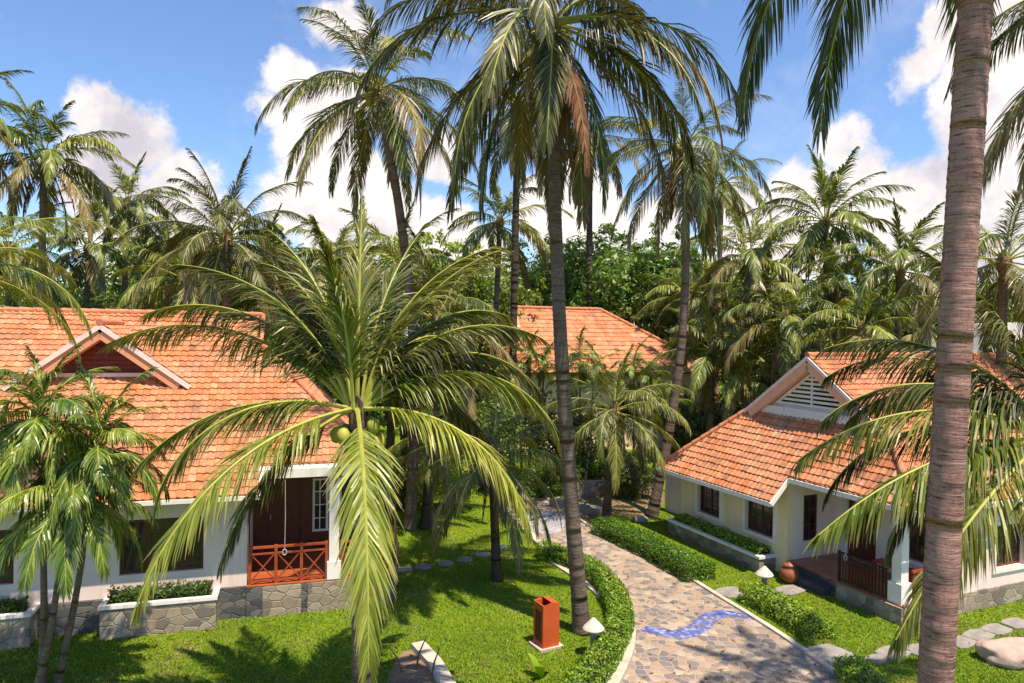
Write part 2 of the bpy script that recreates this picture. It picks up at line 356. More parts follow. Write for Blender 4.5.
def palm(label,top,base,L=4.5,n=22,lib='coco',seed=1,r=(.2,.13),tm='trunk',emin=-45,emax=82,dead=0,nuts=0,cat='palm tree',group='tall coconut palms',bow=(0,0),name='coconut_palm',custom=None,grv=.95,nl=165,lw=.028,az0=None,nofrond=False,fibre=True,rings=.11,pw=.9,flare=1.35):
    rnd=random.Random(seed); base=Vector(base); top=Vector(top)
    e=empty(name,base,0,label,cat,group); rel=top-base
    mid=[rel*f+Vector((bow[0]*math.sin(math.pi*f),bow[1]*math.sin(math.pi*f),0)) for f in (0,.25,.5,.75,1)]
    near=base.y<20
    link('trunk',trunk_mesh(mid,r[0],r[1],M[tm],rings,16 if near else 9,flare,seed=seed),e)
    refL=2.1 if lib=='areca' else 4.5
    if fibre and lib!='areca':
        fk=.62 if nofrond else 1.0
        mb=MB(); mb.lathe([(r[1]*.9,-.5),(r[1]*1.35*fk,-.25),(r[1]*1.7*fk,.0),(r[1]*1.3*fk,.15),(r[1]*.4*fk,.42*fk)],12); o=mb.build('crown_fibre',M['fibre'],e,True,rel)
    elif lib=='areca':
        mb=MB(); mb.lathe([(r[1]*1.0,-.5),(r[1]*1.3,-.35),(r[1]*1.15,0),(r[1]*.5,.3)],10); mb.build('crown_shaft',M['rachis'],e,True,rel)
    if custom:
        for (az,e0,e1,l,s_,mt,bd) in custom:
            me=frond_mesh(l,e0,e1,s_*17+seed,[M[mt],M['rachis']],n=nl,grav=grv,width=lw,bend=bd,leaf=.245 if l>3.8 else .27,rr=.033)
            link('frond',me,e,rel+Vector((math.cos(R_(az))*.1,math.sin(R_(az))*.1,.05)),(0,0,R_(az)))
    if not nofrond:
        a=rnd.uniform(0,6.28) if az0 is None else R_(az0)
        for i in range(n):
            t=(i+.5)/n; el=emax-(emax-emin)*t**pw+rnd.uniform(-6,6)
            me=pick(LIB[lib],el,rnd); s=L/refL*rnd.uniform(.86,1.08)*(.8 if t<.12 else 1)
            a+=2.39996+rnd.uniform(-.2,.2)
            link('frond',me,e,rel+Vector((math.cos(a)*r[1],math.sin(a)*r[1],.3-.45*t)),(rnd.uniform(-.06,.06),rnd.uniform(-.06,.06),a),(s,s*rnd.choice((-1,1)),s))
    for i in range(dead):
        a=rnd.uniform(0,6.28); s=L/4.5*rnd.uniform(.7,1.05)
        me=rnd.choice(LIB['dead'])[1]; link('dead_frond',me,e,rel+Vector((math.cos(a)*r[1],math.sin(a)*r[1],-.25)),(0,0,a),(s,s,s))
    for i in range(nuts):
        a=i*2.4; mb=MB(); rr=.11
        mb.lathe([(.01,-.14),(.07,-.11),(.105,-.02),(.10,.06),(.06,.12),(.01,.14)],10)
        mb.build('coconut',M['coconut'],e,True,rel+Vector((math.cos(a)*(.26+.05*(i%3)),math.sin(a)*(.26+.05*(i%3)),-.22-.13*(i%3))))
    return e
# ------------------------------------------------------------------ leafy blobs
def leaf_cloud(mb,centers,count,size,rnd,mi=0,shell=.72,zsq=1,up=.4):
    tot=sum(r*r for _,r in centers)
    for c,r in centers:
        c=Vector(c)
        for _ in range(int(count*r*r/tot)):
            d=Vector((rnd.gauss(0,1),rnd.gauss(0,1),rnd.gauss(0,1))).normalized()
            if d.z<-.35 and rnd.random()<.6: d.z=-d.z
            rad=r*rnd.uniform(shell,1.06); p=c+Vector((d.x*rad,d.y*rad,d.z*rad*zsq))
            nn=(d+Vector((rnd.uniform(-.8,.8),rnd.uniform(-.8,.8),rnd.uniform(-.5,.9)+up*.3))).normalized()
            a=nn.cross(Vector((rnd.uniform(-1,1),rnd.uniform(-1,1),rnd.uniform(-1,1)))).normalized(); b=nn.cross(a)
            s=size*rnd.uniform(.6,1.35); 
            mb.add([p-a*s,p-b*s*.42+a*s*.1,p+a*s,p+b*s*.42+a*s*.1],[(0,1,2,3)],mi)
def crown_mesh(seed,mat,count=9500,size=.115,R=3.0,flat=.8):
    rnd=random.Random(seed); mb=MB(); cs=[((0,0,0),R*.62)]
    for i in range(17):
        d=Vector((rnd.gauss(0,1),rnd.gauss(0,1),rnd.gauss(0,.8))).normalized(); q=R*rnd.uniform(.42,.82)
        cs.append(((d.x*q,d.y*q,d.z*q*flat),R*rnd.uniform(.2,.42)))
    leaf_cloud(mb,cs,count,size,rnd,shell=.6)
    for i in range(60):   # stray twigs breaking the outline
        d=Vector((rnd.gauss(0,1),rnd.gauss(0,1),abs(rnd.gauss(0,.9)))).normalized(); q=R*rnd.uniform(.85,1.2)
        leaf_cloud(mb,[((d.x*q,d.y*q,d.z*q*flat),R*.09)],26,size,rnd,shell=.2)
    return mb.mesh('crown',[mat])
CR={k:[crown_mesh(i*5+j,M[k]) for j in range(2)] for i,k in enumerate(('broad','broad_light','broad_dark'))}
def tree(label,u,vtop,Y,Rr,kind,seed,name='broadleaf_tree',ratio=.85,cat='tree',group='broadleaf trees behind the bungalows',vx=0):
    rnd=random.Random(seed); P=PY(u,vtop,Y); ztop=P.z; x=P.x
    s=Rr/3.0; cz=ztop-Rr*ratio*.98
    e=empty(name,(x,Y,0),0,label,cat,group)
    mb=MB(); mb.tube([(0,0,0),(.1,0,cz*.4),(0,.1,max(.3,cz))],[.07*Rr+.05,.055*Rr+.04,.03*Rr+.02],8)
    for k in range(6):
        a=k*1.05+rnd.random(); mb.tube([(0,0,cz*.45+k*.06*cz),(math.cos(a)*Rr*.3,math.sin(a)*Rr*.3,cz*.9),(math.cos(a)*Rr*.62,math.sin(a)*Rr*.62,cz+Rr*.3)],[.035*Rr,.022*Rr,.008*Rr],6)
    mb.build('trunk',M['branch'],e,True)
    link('crown',rnd.choice(CR[kind]),e,(0,0,cz),(0,0,rnd.uniform(0,6.28)),(s,s*rnd.uniform(.9,1.1),s*ratio/.8))
    return e
# ------------------------------------------------------------------ ground and setting
def sheet(name,pts,z,mat,kind='structure'):
    mb=MB(); mb.add([(p[0],p[1],z) for p in pts],[tuple(range(len(pts)))]); o=mb.build(name,mat); return tag(o,kind=kind)
mb=MB()
mb.add([(-500,-60,0),(500,-60,0),(500,900,0),(-500,900,0)],[(0,1,2,3)]); tag(mb.build('ground',M['lawn']),kind='structure')
Lp=[(560,800),(598,720),(624,672),(633,642),(628,615),(610,594),(585,576),(560,560),(541,545),(524,528),(508,510),(497,497),(480,484),(462,474)]
Rp=[(960,800),(880,720),(846,683),(820,664),(786,640),(752,618),(716,596),(680,574),(644,556),(612,540),(588,526),(566,512),(548,500),(530,488)]
PL=crom([G(*p) for p in Lp],6); PR=crom([G(*p) for p in Rp],6)
mb=MB(); n=len(PL)
mb.add([(p.x,p.y,.008) for p in PL]+[(p.x,p.y,.008) for p in PR],[(i,n+i,n+i+1,i+1) for i in range(n-1)]); tag(mb.build('path',M['paving']),kind='structure')
def ribbon(mb,line,off0,off1,z0,z1,mi=0):
    vs=[];N=len(line)
    for i,p in enumerate(line):
        t=(line[min(i+1,N-1)]-line[max(i-1,0)]); t.z=0; t.normalize(); s=Vector((t.y,-t.x,0))
        a=p+s*off0; b=p+s*off1; vs+=[(a.x,a.y,z0),(a.x,a.y,z1),(b.x,b.y,z1),(b.x,b.y,z0)]
    fs=[]
    for i in range(N-1):
        for k in range(3): fs.append((i*4+k,i*4+k+1,(i+1)*4+k+1,(i+1)*4+k))
    fs+=[(0,1,2,3),((N-1)*4+3,(N-1)*4+2,(N-1)*4+1,(N-1)*4)]
    mb.add(vs,fs,mi)
mb=MB(); ribbon(mb,PL,-.16,.06,-.02,.11); ribbon(mb,PL[:n//2+4],-.42,-.2,-.02,.06); tag(mb.build('path_kerb',M['kerb']),kind='structure')
mb=MB(); ribbon(mb,PR,-.03,.10,-.02,.06); tag(mb.build('path_kerb',M['kerb']),kind='structure')
# blue mosaic wave
def z5(x,y): return (560+x/3.365,480+y/3.365)
wj=random.Random(2)
wl=crom([G(*z5(*p)) for p in ((282,500),(340,512),(400,518),(445,505),(478,482),(505,460),(550,448),(605,455),(655,468),(695,480))],14)
ws=[]
N=len(wl); up=[];dn=[]
for i,p in enumerate(wl):
    t=(wl[min(i+1,N-1)]-wl[max(i-1,0)]).normalized(); s=Vector((t.y,-t.x,0)); w=.36*math.sin(math.pi*min(1,max(.04,(i/(N-1))*.8+.2)))**.9+.02
    up.append(p-s*(w*.55+wj.uniform(-.03,.03))); dn.append(p+s*(w*.75+wj.uniform(-.03,.03)))
mb=MB(); mb.add([(p.x,p.y,.014) for p in up]+[(p.x,p.y,.014) for p in dn],[(i,N+i,N+i+1,i+1) for i in range(N-1)]); tag(mb.build('path_wave_inlay',M['blue']),kind='structure')
c=G(545,522); mb=MB(); mb.add([(c.x+.9*math.cos(a)*(1+.2*math.sin(3*a)),c.y+1.5*math.sin(a),.014) for a in [k*math.pi/14 for k in range(28)]],[tuple(range(28))])
mosaic2=stonemat('pale_mosaic',8,[(.45,.46,.5),(.25,.3,.45),(.5,.47,.42),(.35,.38,.48)],(.5,.48,.45),.06,pos=True,bs=.2)
tag(mb.build('path_wave_inlay',mosaic2),kind='structure')
# soil bed at the bottom and its edging
sheet('planting_soil',[G(392,668),G(402,652),G(424,647),G(436,662),G(450,700),G(380,700)],.006,M['soil'])
sheet('planting_soil',[G(u,v) for u,v in ((560,510),(600,470),(660,470),(665,500),(650,520),(600,512),(590,525))],.005,M['soil'])
mb=MB(); ribbon(mb,[G(423,646),G(440,664),G(462,700)],-.02,.28,-.02,.12); tag(mb.build('edging_plank',M['kerb']),'pale concrete edging plank beside the bare soil patch at the bottom','kerb')
# stepping stones
def stone(u,v,sx,sy,seed,rz,label,group):
    rnd=random.Random(seed); p=G(u,v); mb=MB(); k=10
    ang=[2*math.pi*i/k for i in range(k)]
    q=[(sx*max(-.5,min(.5,.64*math.cos(a)))*rnd.uniform(.9,1.05),sy*max(-.5,min(.5,.64*math.sin(a)))*rnd.uniform(.9,1.05)) for a in ang]
    vs=[(x,y,-.02) for x,y in q]+[(x,y,.03) for x,y in q]+[(x*.93,y*.93,.045) for x,y in q]
    fs=[(i,(i+1)%k,k+(i+1)%k,k+i) for i in range(k)]+[(k+i,k+(i+1)%k,2*k+(i+1)%k,2*k+i) for i in range(k)]+[tuple(range(2*k,3*k))]
    mb.add(vs,fs); o=mb.build('stepping_stone',M['slab'],loc=(p.x,p.y,0)); o.rotation_euler=(0,0,rz); tag(o,label,'paving stone',group)
Ls=[('square grey stepping stone at the balcony end of the lawn row',404,570),('second square stepping stone from the balcony in the lawn row',423,567.5),('third square stepping stone from the balcony in the lawn row',446,564),('fourth square stepping stone from the balcony in the lawn row',465,560),('fifth stepping stone, under the drooping frond tips on the left lawn',483,555),('last stepping stone of the left lawn row, nearest the paved path',500,548)]
for i,(l,u,v) in enumerate(Ls): stone(u,v,.48,.42,i,.15,l,'stepping stones on the left lawn')
Rs=[('irregular grey slab joining the path between the two right hedges',731,593,.8,.7),('flat slab on the grass in front of the veranda opening',789,591,.9,.6),('large grey slab beside the path kerb under the near trunk hedge end',829,655,.95,.9),('small slab left of the near trunk, closest to the kerb slab',876,660,.5,.35),('oblong slab left of the near trunk below the black railing',893,653,.8,.5),('slab half hidden at the left edge of the near trunk',918,651,.6,.5),('slab just right of the near trunk on the right lawn',961,643,.7,.5),('grey slab between the near trunk and the pink boulder',978,636,.75,.5),('grey slab up the lawn behind the pink boulder',996,630,.75,.5),('rightmost grey slab at the edge of the lawn row behind the boulder',1016,624,.75,.5)]
for i,(l,u,v,a,b) in enumerate(Rs): stone(u,v,a,b,i+20,.5,l,'stepping slabs on the right lawn')
# ------------------------------------------------------------------ roofs
def tiled(polys,name,parent,tw=.18,th=.24,thick=.10,mat=None):
    """polys: convex polygons sharing one plane (local coordinates)"""
    mat=mat or M['tile']
    P=[Vector(p) for p in polys[0]]; nrm=Vector((0,0,0))
    for i in range(len(P)): nrm+=(P[i]-P[0]).cross(P[(i+1)%len(P)]-P[0])
    nrm.normalize()
    if nrm.z<0: nrm=-nrm
    h=Vector((0,0,1)).cross(nrm).normalized(); q=nrm.cross(h).normalized()
    allp=[Vector(p) for pl in polys for p in pl]; o=min(allp,key=lambda p:p.dot(q))
    bmf=bmesh.new(); uvl=bmf.loops.layers.uv.new('UVMap')
    prof=[(0,.0),(.14,.018),(.28,.024),(.42,.016),(.56,.0),(.8,-.004)]
    jr=random.Random(int(tw*1000)+len(polys))
    for pl in polys:
        pl=[Vector(p) for p in pl]
        a0=min((p-o).dot(h) for p in pl); a1=max((p-o).dot(h) for p in pl); b0=min((p-o).dot(q) for p in pl); b1=max((p-o).dot(q) for p in pl)
        xs=[];
        for k in range(int(math.floor(a0/tw)),int(math.ceil(a1/tw))+1):
            for f,hh in prof: xs.append(((k+f)*tw,hh,k+f))
        bm=bmesh.new(); uvt=bm.loops.layers.uv.new('UVMap')
        for r in range(int(math.floor(b0/th)),int(math.ceil(b1/th))+1):
            rows=[]; jt={}
            for x,z,kk in xs: jt.setdefault(math.floor(kk+1e-6),(jr.uniform(-.006,.008)+(.02 if jr.random()<.012 else 0),jr.uniform(-.012,.012)))
            for yy,hh in ((r*th,-.004),(r*th+.001,.034),((r+1)*th,.004)):
                rows.append([bm.verts.new(o+h*x+q*(yy+jt[math.floor(kk+1e-6)][1])+nrm*(hh+z+jt[math.floor(kk+1e-6)][0])) for x,z,kk in xs])
            for a,b in ((0,1),(1,2)):
                for i in range(len(xs)-1):
                    f=bm.faces.new((rows[a][i],rows[a][i+1],rows[b][i+1],rows[b][i]))
                    for lp,(uu,vv) in zip(f.loops,((xs[i][2],r+.05),(xs[i+1][2]-.001,r+.05),(xs[i+1][2]-.001,r+.95),(xs[i][2],r+.95))): lp[uvt].uv=(uu+.0005,vv)
        cen=sum(pl,Vector())/len(pl)
        for i in range(len(pl)):
            e=pl[(i+1)%len(pl)]-pl[i]; pn=e.cross(nrm).normalized()
            if (cen-pl[i]).dot(pn)>0: pn=-pn
            geom=bm.verts[:]+bm.edges[:]+bm.faces[:]
            bmesh.ops.bisect_plane(bm,geom=geom,plane_co=pl[i]+pn*.002,plane_no=pn,clear_outer=True)
        me=bpy.data.meshes.new('t'); bm.to_mesh(me); bm.free(); bmf.from_mesh(me); bpy.data.meshes.remove(me)
    me=bpy.data.meshes.new(name); bmf.to_mesh(me); bmf.free(); me.materials.append(mat)
    ob=link(name,me,parent)
    # board under the tiles
    mb=MB()
    for pl in polys:
        k=len(pl); lo=[Vector(p)-nrm*thick for p in pl]; hi=[Vector(p)-nrm*.02 for p in pl]
        mb.add(lo+hi,[tuple(range(k)),tuple(range(2*k-1,k-1,-1))]+[(i,(i+1)%k,k+(i+1)%k,k+i) for i in range(k)])
    mb.build('roof_board',M['soffit'],ob)
    return ob
def ridge(line,parent,r=.085,name='ridge_cap'):
    mb=MB()
    for a,b in zip(line,line[1:]):
        a=Vector(a);b=Vector(b);d=(b-a);L=d.length;d.normalize(); k=max(1,int(L/.36)); P=[];Rr=[]
        for i in range(k):
            P+=[a+d*(L*i/k),a+d*(L*(i+.93)/k)]; Rr+=[r*1.12,r*.9]
        mb.tube(P,Rr,10)
    return mb.build(name,M['tile_cap'],parent)
M['tile_cap']=simple('ridge_tile',(.48,.15,.07),(.62,.25,.14),5,.75,.2,40)
def beam(mb,a,b,w,h,mi=0,up=Vector((0,0,1))):
    a=Vector(a);b=Vector(b);d=(b-a).normalized(); s=d.cross(up).normalized(); u=s.cross(d).normalized()
    vs=[p+s*x*w/2+u*y*h/2 for p in (a,b) for x,y in ((-1,-1),(1,-1),(1,1),(-1,1))]
    mb.add(vs,[(0,1,2,3),(7,6,5,4),(0,4,5,1),(1,5,6,2),(2,6,7,3),(3,7,4,0)],mi)
def wallx(mb,x0,x1,y,t,z0,z1,holes=()):
    """wall along local x at depth y..y+t with holes (xa,xb,za,zb)"""
    xs=sorted({x0,x1,*[h[0] for h in holes],*[h[1] for h in holes]}); zs=sorted({z0,z1,*[h[2] for h in holes],*[h[3] for h in holes]})
    for a,b in zip(xs,xs[1:]):
        for c,d in zip(zs,zs[1:]):
            if any(a>=h[0]-1e-6 and b<=h[1]+1e-6 and c>=h[2]-1e-6 and d<=h[3]+1e-6 for h in holes): continue
            mb.box(a,b,y,y+t,c,d)
def wally(mb,y0,y1,x,t,z0,z1,holes=()):
    m2=MB(); wallx(m2,y0,y1,x,t,z0,z1,holes)
    mb.add([(b,a,c) for a,b,c in m2.v],[tuple(reversed(f)) for f in m2.f])
def window(parent,x0,x1,y,z0,z1,axis='x',frame=.06,cols=2,rows=3,surround=True,fm='wood_dark',out=-1,depth=.10):
    """y is the outer wall face; the sash sits in the opening"""
    def mk(mb,a,b,c,d,e,f):
        if axis=='x': mb.box(a,b,c,d,e,f)
        else: mb.box(c,d,a,b,e,f)
    w=MB(); yi=y-out*depth; lo,hi=sorted((yi,yi-out*.05))
    fw=frame
    mk(w,x0,x1,lo,hi,z0,z0+fw); mk(w,x0,x1,lo,hi,z1-fw,z1); mk(w,x0,x0+fw,lo,hi,z0+fw,z1-fw); mk(w,x1-fw,x1,lo,hi,z0+fw,z1-fw)
    for k in range(1,cols): xx=x0+(x1-x0)*k/cols; mk(w,xx-fw*.6,xx+fw*.6,lo,hi,z0+fw,z1-fw)
    o=w.build('window',M[fm],parent)
    m2=MB(); lo2,hi2=lo+.012,hi-.012
    for c in range(cols):
        a=x0+(x1-x0)*c/cols; b=x0+(x1-x0)*(c+1)/cols
        for k in range(1,rows): zz=z0+(z1-z0)*k/rows; mk(m2,a+fw,b-fw,lo2,hi2,zz-.014,zz+.014)
        mk(m2,(a+b)/2-.014,(a+b)/2+.014,lo2+.003,hi2-.003,z0+fw,z1-fw)
    m2.build('muntin',M[fm],o)
    g=MB(); mk(g,x0+fw,x1-fw,(lo+hi)/2-.004,(lo+hi)/2+.004,z0+fw,z1-fw); g.build('pane',M['glass'],o)
    if surround:
        s=MB(); a,b=sorted((y-out*.02,y+out*.045)); q=.11
        mk(s,x0-q,x1+q,a,b,z0-q,z0); mk(s,x0-q,x1+q,a,b,z1,z1+q); mk(s,x0-q,x0,a,b,z0,z1); mk(s,x1,x1+q,a,b,z0,z1)
        s.build('frame',M['white'],o)
    return o
def hedge_fill(name,label,cx,x0,x1,y0,y1,z0,z1,parentm,mat,count,size,seed,cat='shrub',group=None):
    """box-shaped planting in the frame of matrix parentm"""
    rnd=random.Random(seed); mb=MB()
    o=bpy.data.objects.new(name,None)
    for _ in range(count):
        f=rnd.random(); x=rnd.uniform(x0,x1)
        if f<.5: p=(x,rnd.uniform(y0,y1),z1+rnd.uniform(-.09,.05)*(1+math.sin(x*5)))
        elif f<.8: p=(x,y0+rnd.uniform(-.05,.06),rnd.uniform(z0,z1))
        else: p=(x,rnd.uniform(y0,y1),rnd.uniform(z0,z1))
        p=Vector(p); nn=Vector((rnd.uniform(-1,1),rnd.uniform(-1.3,.6),rnd.uniform(-.2,1.3))).normalized()
        a=nn.cross(Vector((rnd.uniform(-1,1),rnd.uniform(-1,1),rnd.uniform(-1,1)))).normalized(); b=nn.cross(a); s=size*rnd.uniform(.6,1.3)
        mb.add([p-a*s,p-b*s*.45,p+a*s,p+b*s*.45],[(0,1,2,3)],0)
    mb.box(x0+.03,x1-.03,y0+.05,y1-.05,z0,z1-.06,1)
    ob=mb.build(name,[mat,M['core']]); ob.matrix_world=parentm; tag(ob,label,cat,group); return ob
# ------------------------------------------------------------------ left bungalow
O=Vector((-6.8,16.2,0)); ang=math.atan2(.292,.956)
H1=empty('bungalow',O,ang,'large bungalow on the left with orange tiled roof, front gable and red balcony','house','orange-roofed bungalows')
M1=Matrix.Translation(O)@Matrix.Rotation(ang,4,'Z')
mb=MB(); W0=(-5.6,-4.25,1.22,2.45); W1=(-2.15,-.35,1.22,2.5)
wallx(mb,-14,.63,.6,.2,.0,3.42,[W0,W1]); wally(mb,.8,10,.43,.2,0,3.6,[(1.2,2.2,.76,2.7)]); wally(mb,3.1,10,3.3,.2,0,3.9); wallx(mb,-14,3.5,10,.2,0,3.5)
mb.build('wall',M['pinkwall'],H1)
for q in ((-3.8,-2.4,.5,.6,0,.72),(0,.627,.5,.6,0,.74),(.63,4.2,.45,2.9,0,.74)):
    mb=MB(); mb.box(*q); base=mb.build('plinth',M['stone_dark'],H1)
for q in ((1.0,1.9,.42,.45,0,.72),(2.05,4.0,.42,.45,0,.72),(4.2,4.23,.45,2.9,0,.72)):
    mb=MB(); mb.box(*q); mb.build('stone_facing',M['stone'],base)
mb=MB(); mb.box(.63,4.2,.45,2.9,.742,.76); mb.build('balcony_floor',M['floor'],H1)
mb=MB(); mb.box(-14,.4,.8,9.9,.0,.06); mb.build('room_floor',M['soffit'],H1)
for k,(a,b) in enumerate(((-6.6,-3.75),(-2.4,0))):
    mb=MB(); mb.box(a,b,0,.6,0,.68); mb.box(a+.1,b-.1,.1,.5,.68,.70,1); pl=mb.build('planter',[M['stone'],M['soil']],H1)
    mb=MB(); mb.box(a-.03,b+.03,-.03,.1,.68,.76); mb.box(a-.03,a+.1,.1,.6,.68,.76); mb.box(b-.1,b+.03,.1,.6,.68,.76); mb.build('coping',M['white'],pl)
window(H1,W0[0],W0[1],.6,W0[2],W0[3],cols=2,surround=False,frame=.08); window(H1,W1[0],W1[1],.6,W1[2],W1[3],cols=3,surround=False,frame=.08)
# porch: doors, posts, railing
mb=MB(); wallx(mb,.63,3.3,2.9,.2,0,4.2,[(1.0,1.9,.76,2.8),(2.2,3.0,1.3,2.8)]); mb.build('porch_shade_wall',M['wood_dark'],H1)  # back wall in dark wood colour, standing in for the porch's shade
d=MB(); d.box(1.0,1.9,2.98,3.03,.76,2.8); d=d.build('door',M['wood_dark'],H1)
mb=MB(); mb.tube([(1.08,2.95,1.7),(1.08,2.95,1.85)],[.015,.015],6); mb.build('handle',M['kerb'],d)
window(H1,2.2,3.0,2.9,1.3,2.8,cols=2,rows=4,fm='white',surround=False,depth=.02)
window(H1,1.2,2.2,.63,.76,2.7,axis='y',cols=2,rows=4,surround=False,out=1,depth=.03)
for (x,y) in ((2.68,.62),(3.36,.62)):
    mb=MB(); mb.box(x-.12,x+.12,y-.12,y+.12,.76,3.34); mb.box(x-.17,x+.17,y-.17,y+.17,.762,1.2); mb.build('post',M['white'],H1)
mb=MB(); mb.box(.63,3.48,.5,.74,3.34,3.56); mb.box(3.24,3.48,.74,2.9,3.34,3.56); mb.build('beam',M['white'],H1)
mb=MB(); mb.box(.63,3.24,.74,2.9,3.42,3.46); mb.build('porch_ceiling',M['soffit'],H1)
def railing_x(parent,x0,x1,y,z0,h,name='railing',bays=3,mat='wood_red'):
    mb=MB(); mb.box(x0,x1,y-.035,y+.035,z0+h-.05,z0+h); mb.box(x0,x1,y-.025,y+.025,z0+h-.2,z0+h-.16); mb.box(x0,x1,y-.025,y+.025,z0+.06,z0+.1)
    for k in range(bays+1):
        x=x0+(x1-x0)*k/bays; mb.box(x-.035,x+.035,y-.037,y+.037,z0,z0+h+.02)
    for k in range(bays):
        a=x0+(x1-x0)*k/bays+.04;b=x0+(x1-x0)*(k+1)/bays-.04
        beam(mb,(a,y,z0+.1),(b,y,z0+h-.2),.03,.035,up=Vector((0,1,0))); beam(mb,(a,y+.004,z0+h-.2),(b,y+.004,z0+.1),.024,.035,up=Vector((0,1,0)))
    return mb.build(name,M[mat],parent)
railing_x(H1,.7,2.5,.56,.76,.92); railing_x(H1,2.86,3.18,.56,.76,.92,bays=1)
# roof
zf=lambda w:3.1+.717*(w+.1)
front=[[(-14,-.1,3.1),(.9,-.1,3.1),(.9,.65,zf(.65)),(-14,.65,zf(.65))],
       [(-14,.65,zf(.65)),(3.75,.65,zf(.65)),(.6,4.8,zf(4.8)),(-14,4.8,zf(4.8))],
       [(-14,4.8,zf(4.8)),(.6,4.8,zf(4.8)),(.6,5.9,zf(5.9)),(-14,5.9,zf(5.9))]]
zr=zf(5.9)
rf=tiled(front,'roof',H1)
tiled([[(-14,5.9,zr),(.6,5.9,zr),(.6,7.0,zf(4.8)),(-14,7.0,zf(4.8))],[(-14,7.0,zf(4.8)),(.6,7.0,zf(4.8)),(3.75,11.15,zf(.65)),(-14,11.15,zf(.65))]],'roof',H1)
tiled([[(3.75,.65,zf(.65)),(3.75,11.15,zf(.65)),(.6,7.0,zf(4.8)),(.6,4.8,zf(4.8))]],'roof',H1)
ridge([(-14,5.9,zr+.03),(.72,5.9,zr+.03)],rf); ridge([(.6,4.8,zf(4.8)+.04),(3.75,.65,zf(.65)+.04)],rf,name='hip_cap')
ridge([(.72,5.9,zr+.02),(.72,4.75,zf(4.75)+.02)],rf,.06,name='verge_cap')
mb=MB(); mb.add([(.55,4.8,zf(4.8)),(.55,7.0,zf(4.8)),(.55,5.9,zr-.05),(.45,4.8,zf(4.8)),(.45,7.0,zf(4.8)),(.45,5.9,zr-.05)],[(0,1,2),(5,4,3),(0,3,4,1),(1,4,5,2),(2,5,3,0)]); mb.build('gable',M['white'],H1)
mb=MB(); beam(mb,(-14,-.12,3.04),(.92,-.12,3.04),.05,.10); beam(mb,(.93,-.12,3.03),(.93,.66,zf(.65)-.07),.05,.14); beam(mb,(.95,.63,zf(.65)-.08),(3.8,.63,zf(.65)-.08),.05,.14); beam(mb,(3.8,.66,zf(.65)-.08),(3.8,11,zf(.65)-.08),.05,.14)
mb.build('fascia',M['white'],H1)
# front gable on the left roof
gx,gw,gy=-3.15,1.85,3.5; gz=zf(gy)-.02; ga=7.05
sl=(ga-gz)/gw; yb=(ga-3.1)/.717-.1
tiled([[(gx,gy-.5,ga),(gx-gw-.25,gy-.5,gz-.25*sl),(gx-gw-.25,gy+.0,gz-.25*sl),(gx,yb,ga)]],'gable_roof',H1,thick=.06)
tiled([[(gx,gy-.5,ga),(gx,yb,ga),(gx+gw+.25,gy+.0,gz-.25*sl),(gx+gw+.25,gy-.5,gz-.25*sl)]],'gable_roof',H1,thick=.06)
ridge([(gx,gy-.55,ga+.05),(gx,yb,ga+.05)],rf)
mb=MB()
for sx in (-1,1):
    beam(mb,(gx-sx*.045,gy-.52+.002*sx,ga-.05+.045*sl),(gx+sx*(gw+.3),gy-.52,gz-.3*sl-.05),.05,.12,up=Vector((0,1,0)).cross(Vector((sx,0,-sl))).normalized() if False else Vector((0,0,1)))
beam(mb,(gx-gw,gy-.1,gz+.05),(gx+gw,gy-.1,gz+.05),.06,.10)
mb.build('gable_trim',M['pinkwhite'],H1)
mb=MB()
for sx in (-1,1): beam(mb,(gx,gy-.28,ga-.25),(gx+sx*(gw+.02),gy-.28,gz-.02*sl-.25),.44,.22)
mb.build('gable_lining',M['orange_trim'],H1)
mb=MB(); mb.add([(gx-gw,gy,gz),(gx+gw,gy,gz),(gx,gy,ga-.12),(gx-gw,gy+.1,gz),(gx+gw,gy+.1,gz),(gx,gy+.1,ga-.12)],[(0,1,2),(5,4,3),(0,3,4,1),(1,4,5,2),(2,5,3,0)])
for k in range(9):
    zz=gz+.1+k*.13; hw=(ga-.3-zz)/sl
    if hw>.1: mb.box(gx-hw,gx+hw,gy-.035,gy,zz,zz+.05)
mb.build('gable',M['maroon'],H1)
hedge_fill('planter_shrubs','low dark green shrubs filling the stone planter under the wide window of the left bungalow',0,-2.28,-.12,.12,.5,.72,.98,M1,M['hedge_dark'],1500,.045,3,group='shrubs in window planters')
hedge_fill('planter_shrubs','low shrubs in the planter at the far left edge of the photo',0,-6.5,-3.9,.12,.5,.72,.95,M1,M['hedge_dark'],1500,.045,4,group='shrubs in window planters')
# hanging rope on balcony
def rope(Mx,x,y,z0,z1,label):
    mb=MB(); mb.tube([(x,y,z1),(x+.01,y,(z0+z1)/2),(x,y,z0+.12)],[.009]*3,6)
    mb.tube([(x+.05*math.sin(a),y,z0+.06+.07*math.cos(a)) for a in [k*math.pi/5 for k in range(11)]],[.014]*11,6,cap=False)
    o=mb.build('hanging_rope',M['rope']); o.matrix_world=Mx; tag(o,label,'rope')
rope(M1,1.5,.52,1.45,3.3,'pale hammock rope with a ring hanging over the red balcony railing')
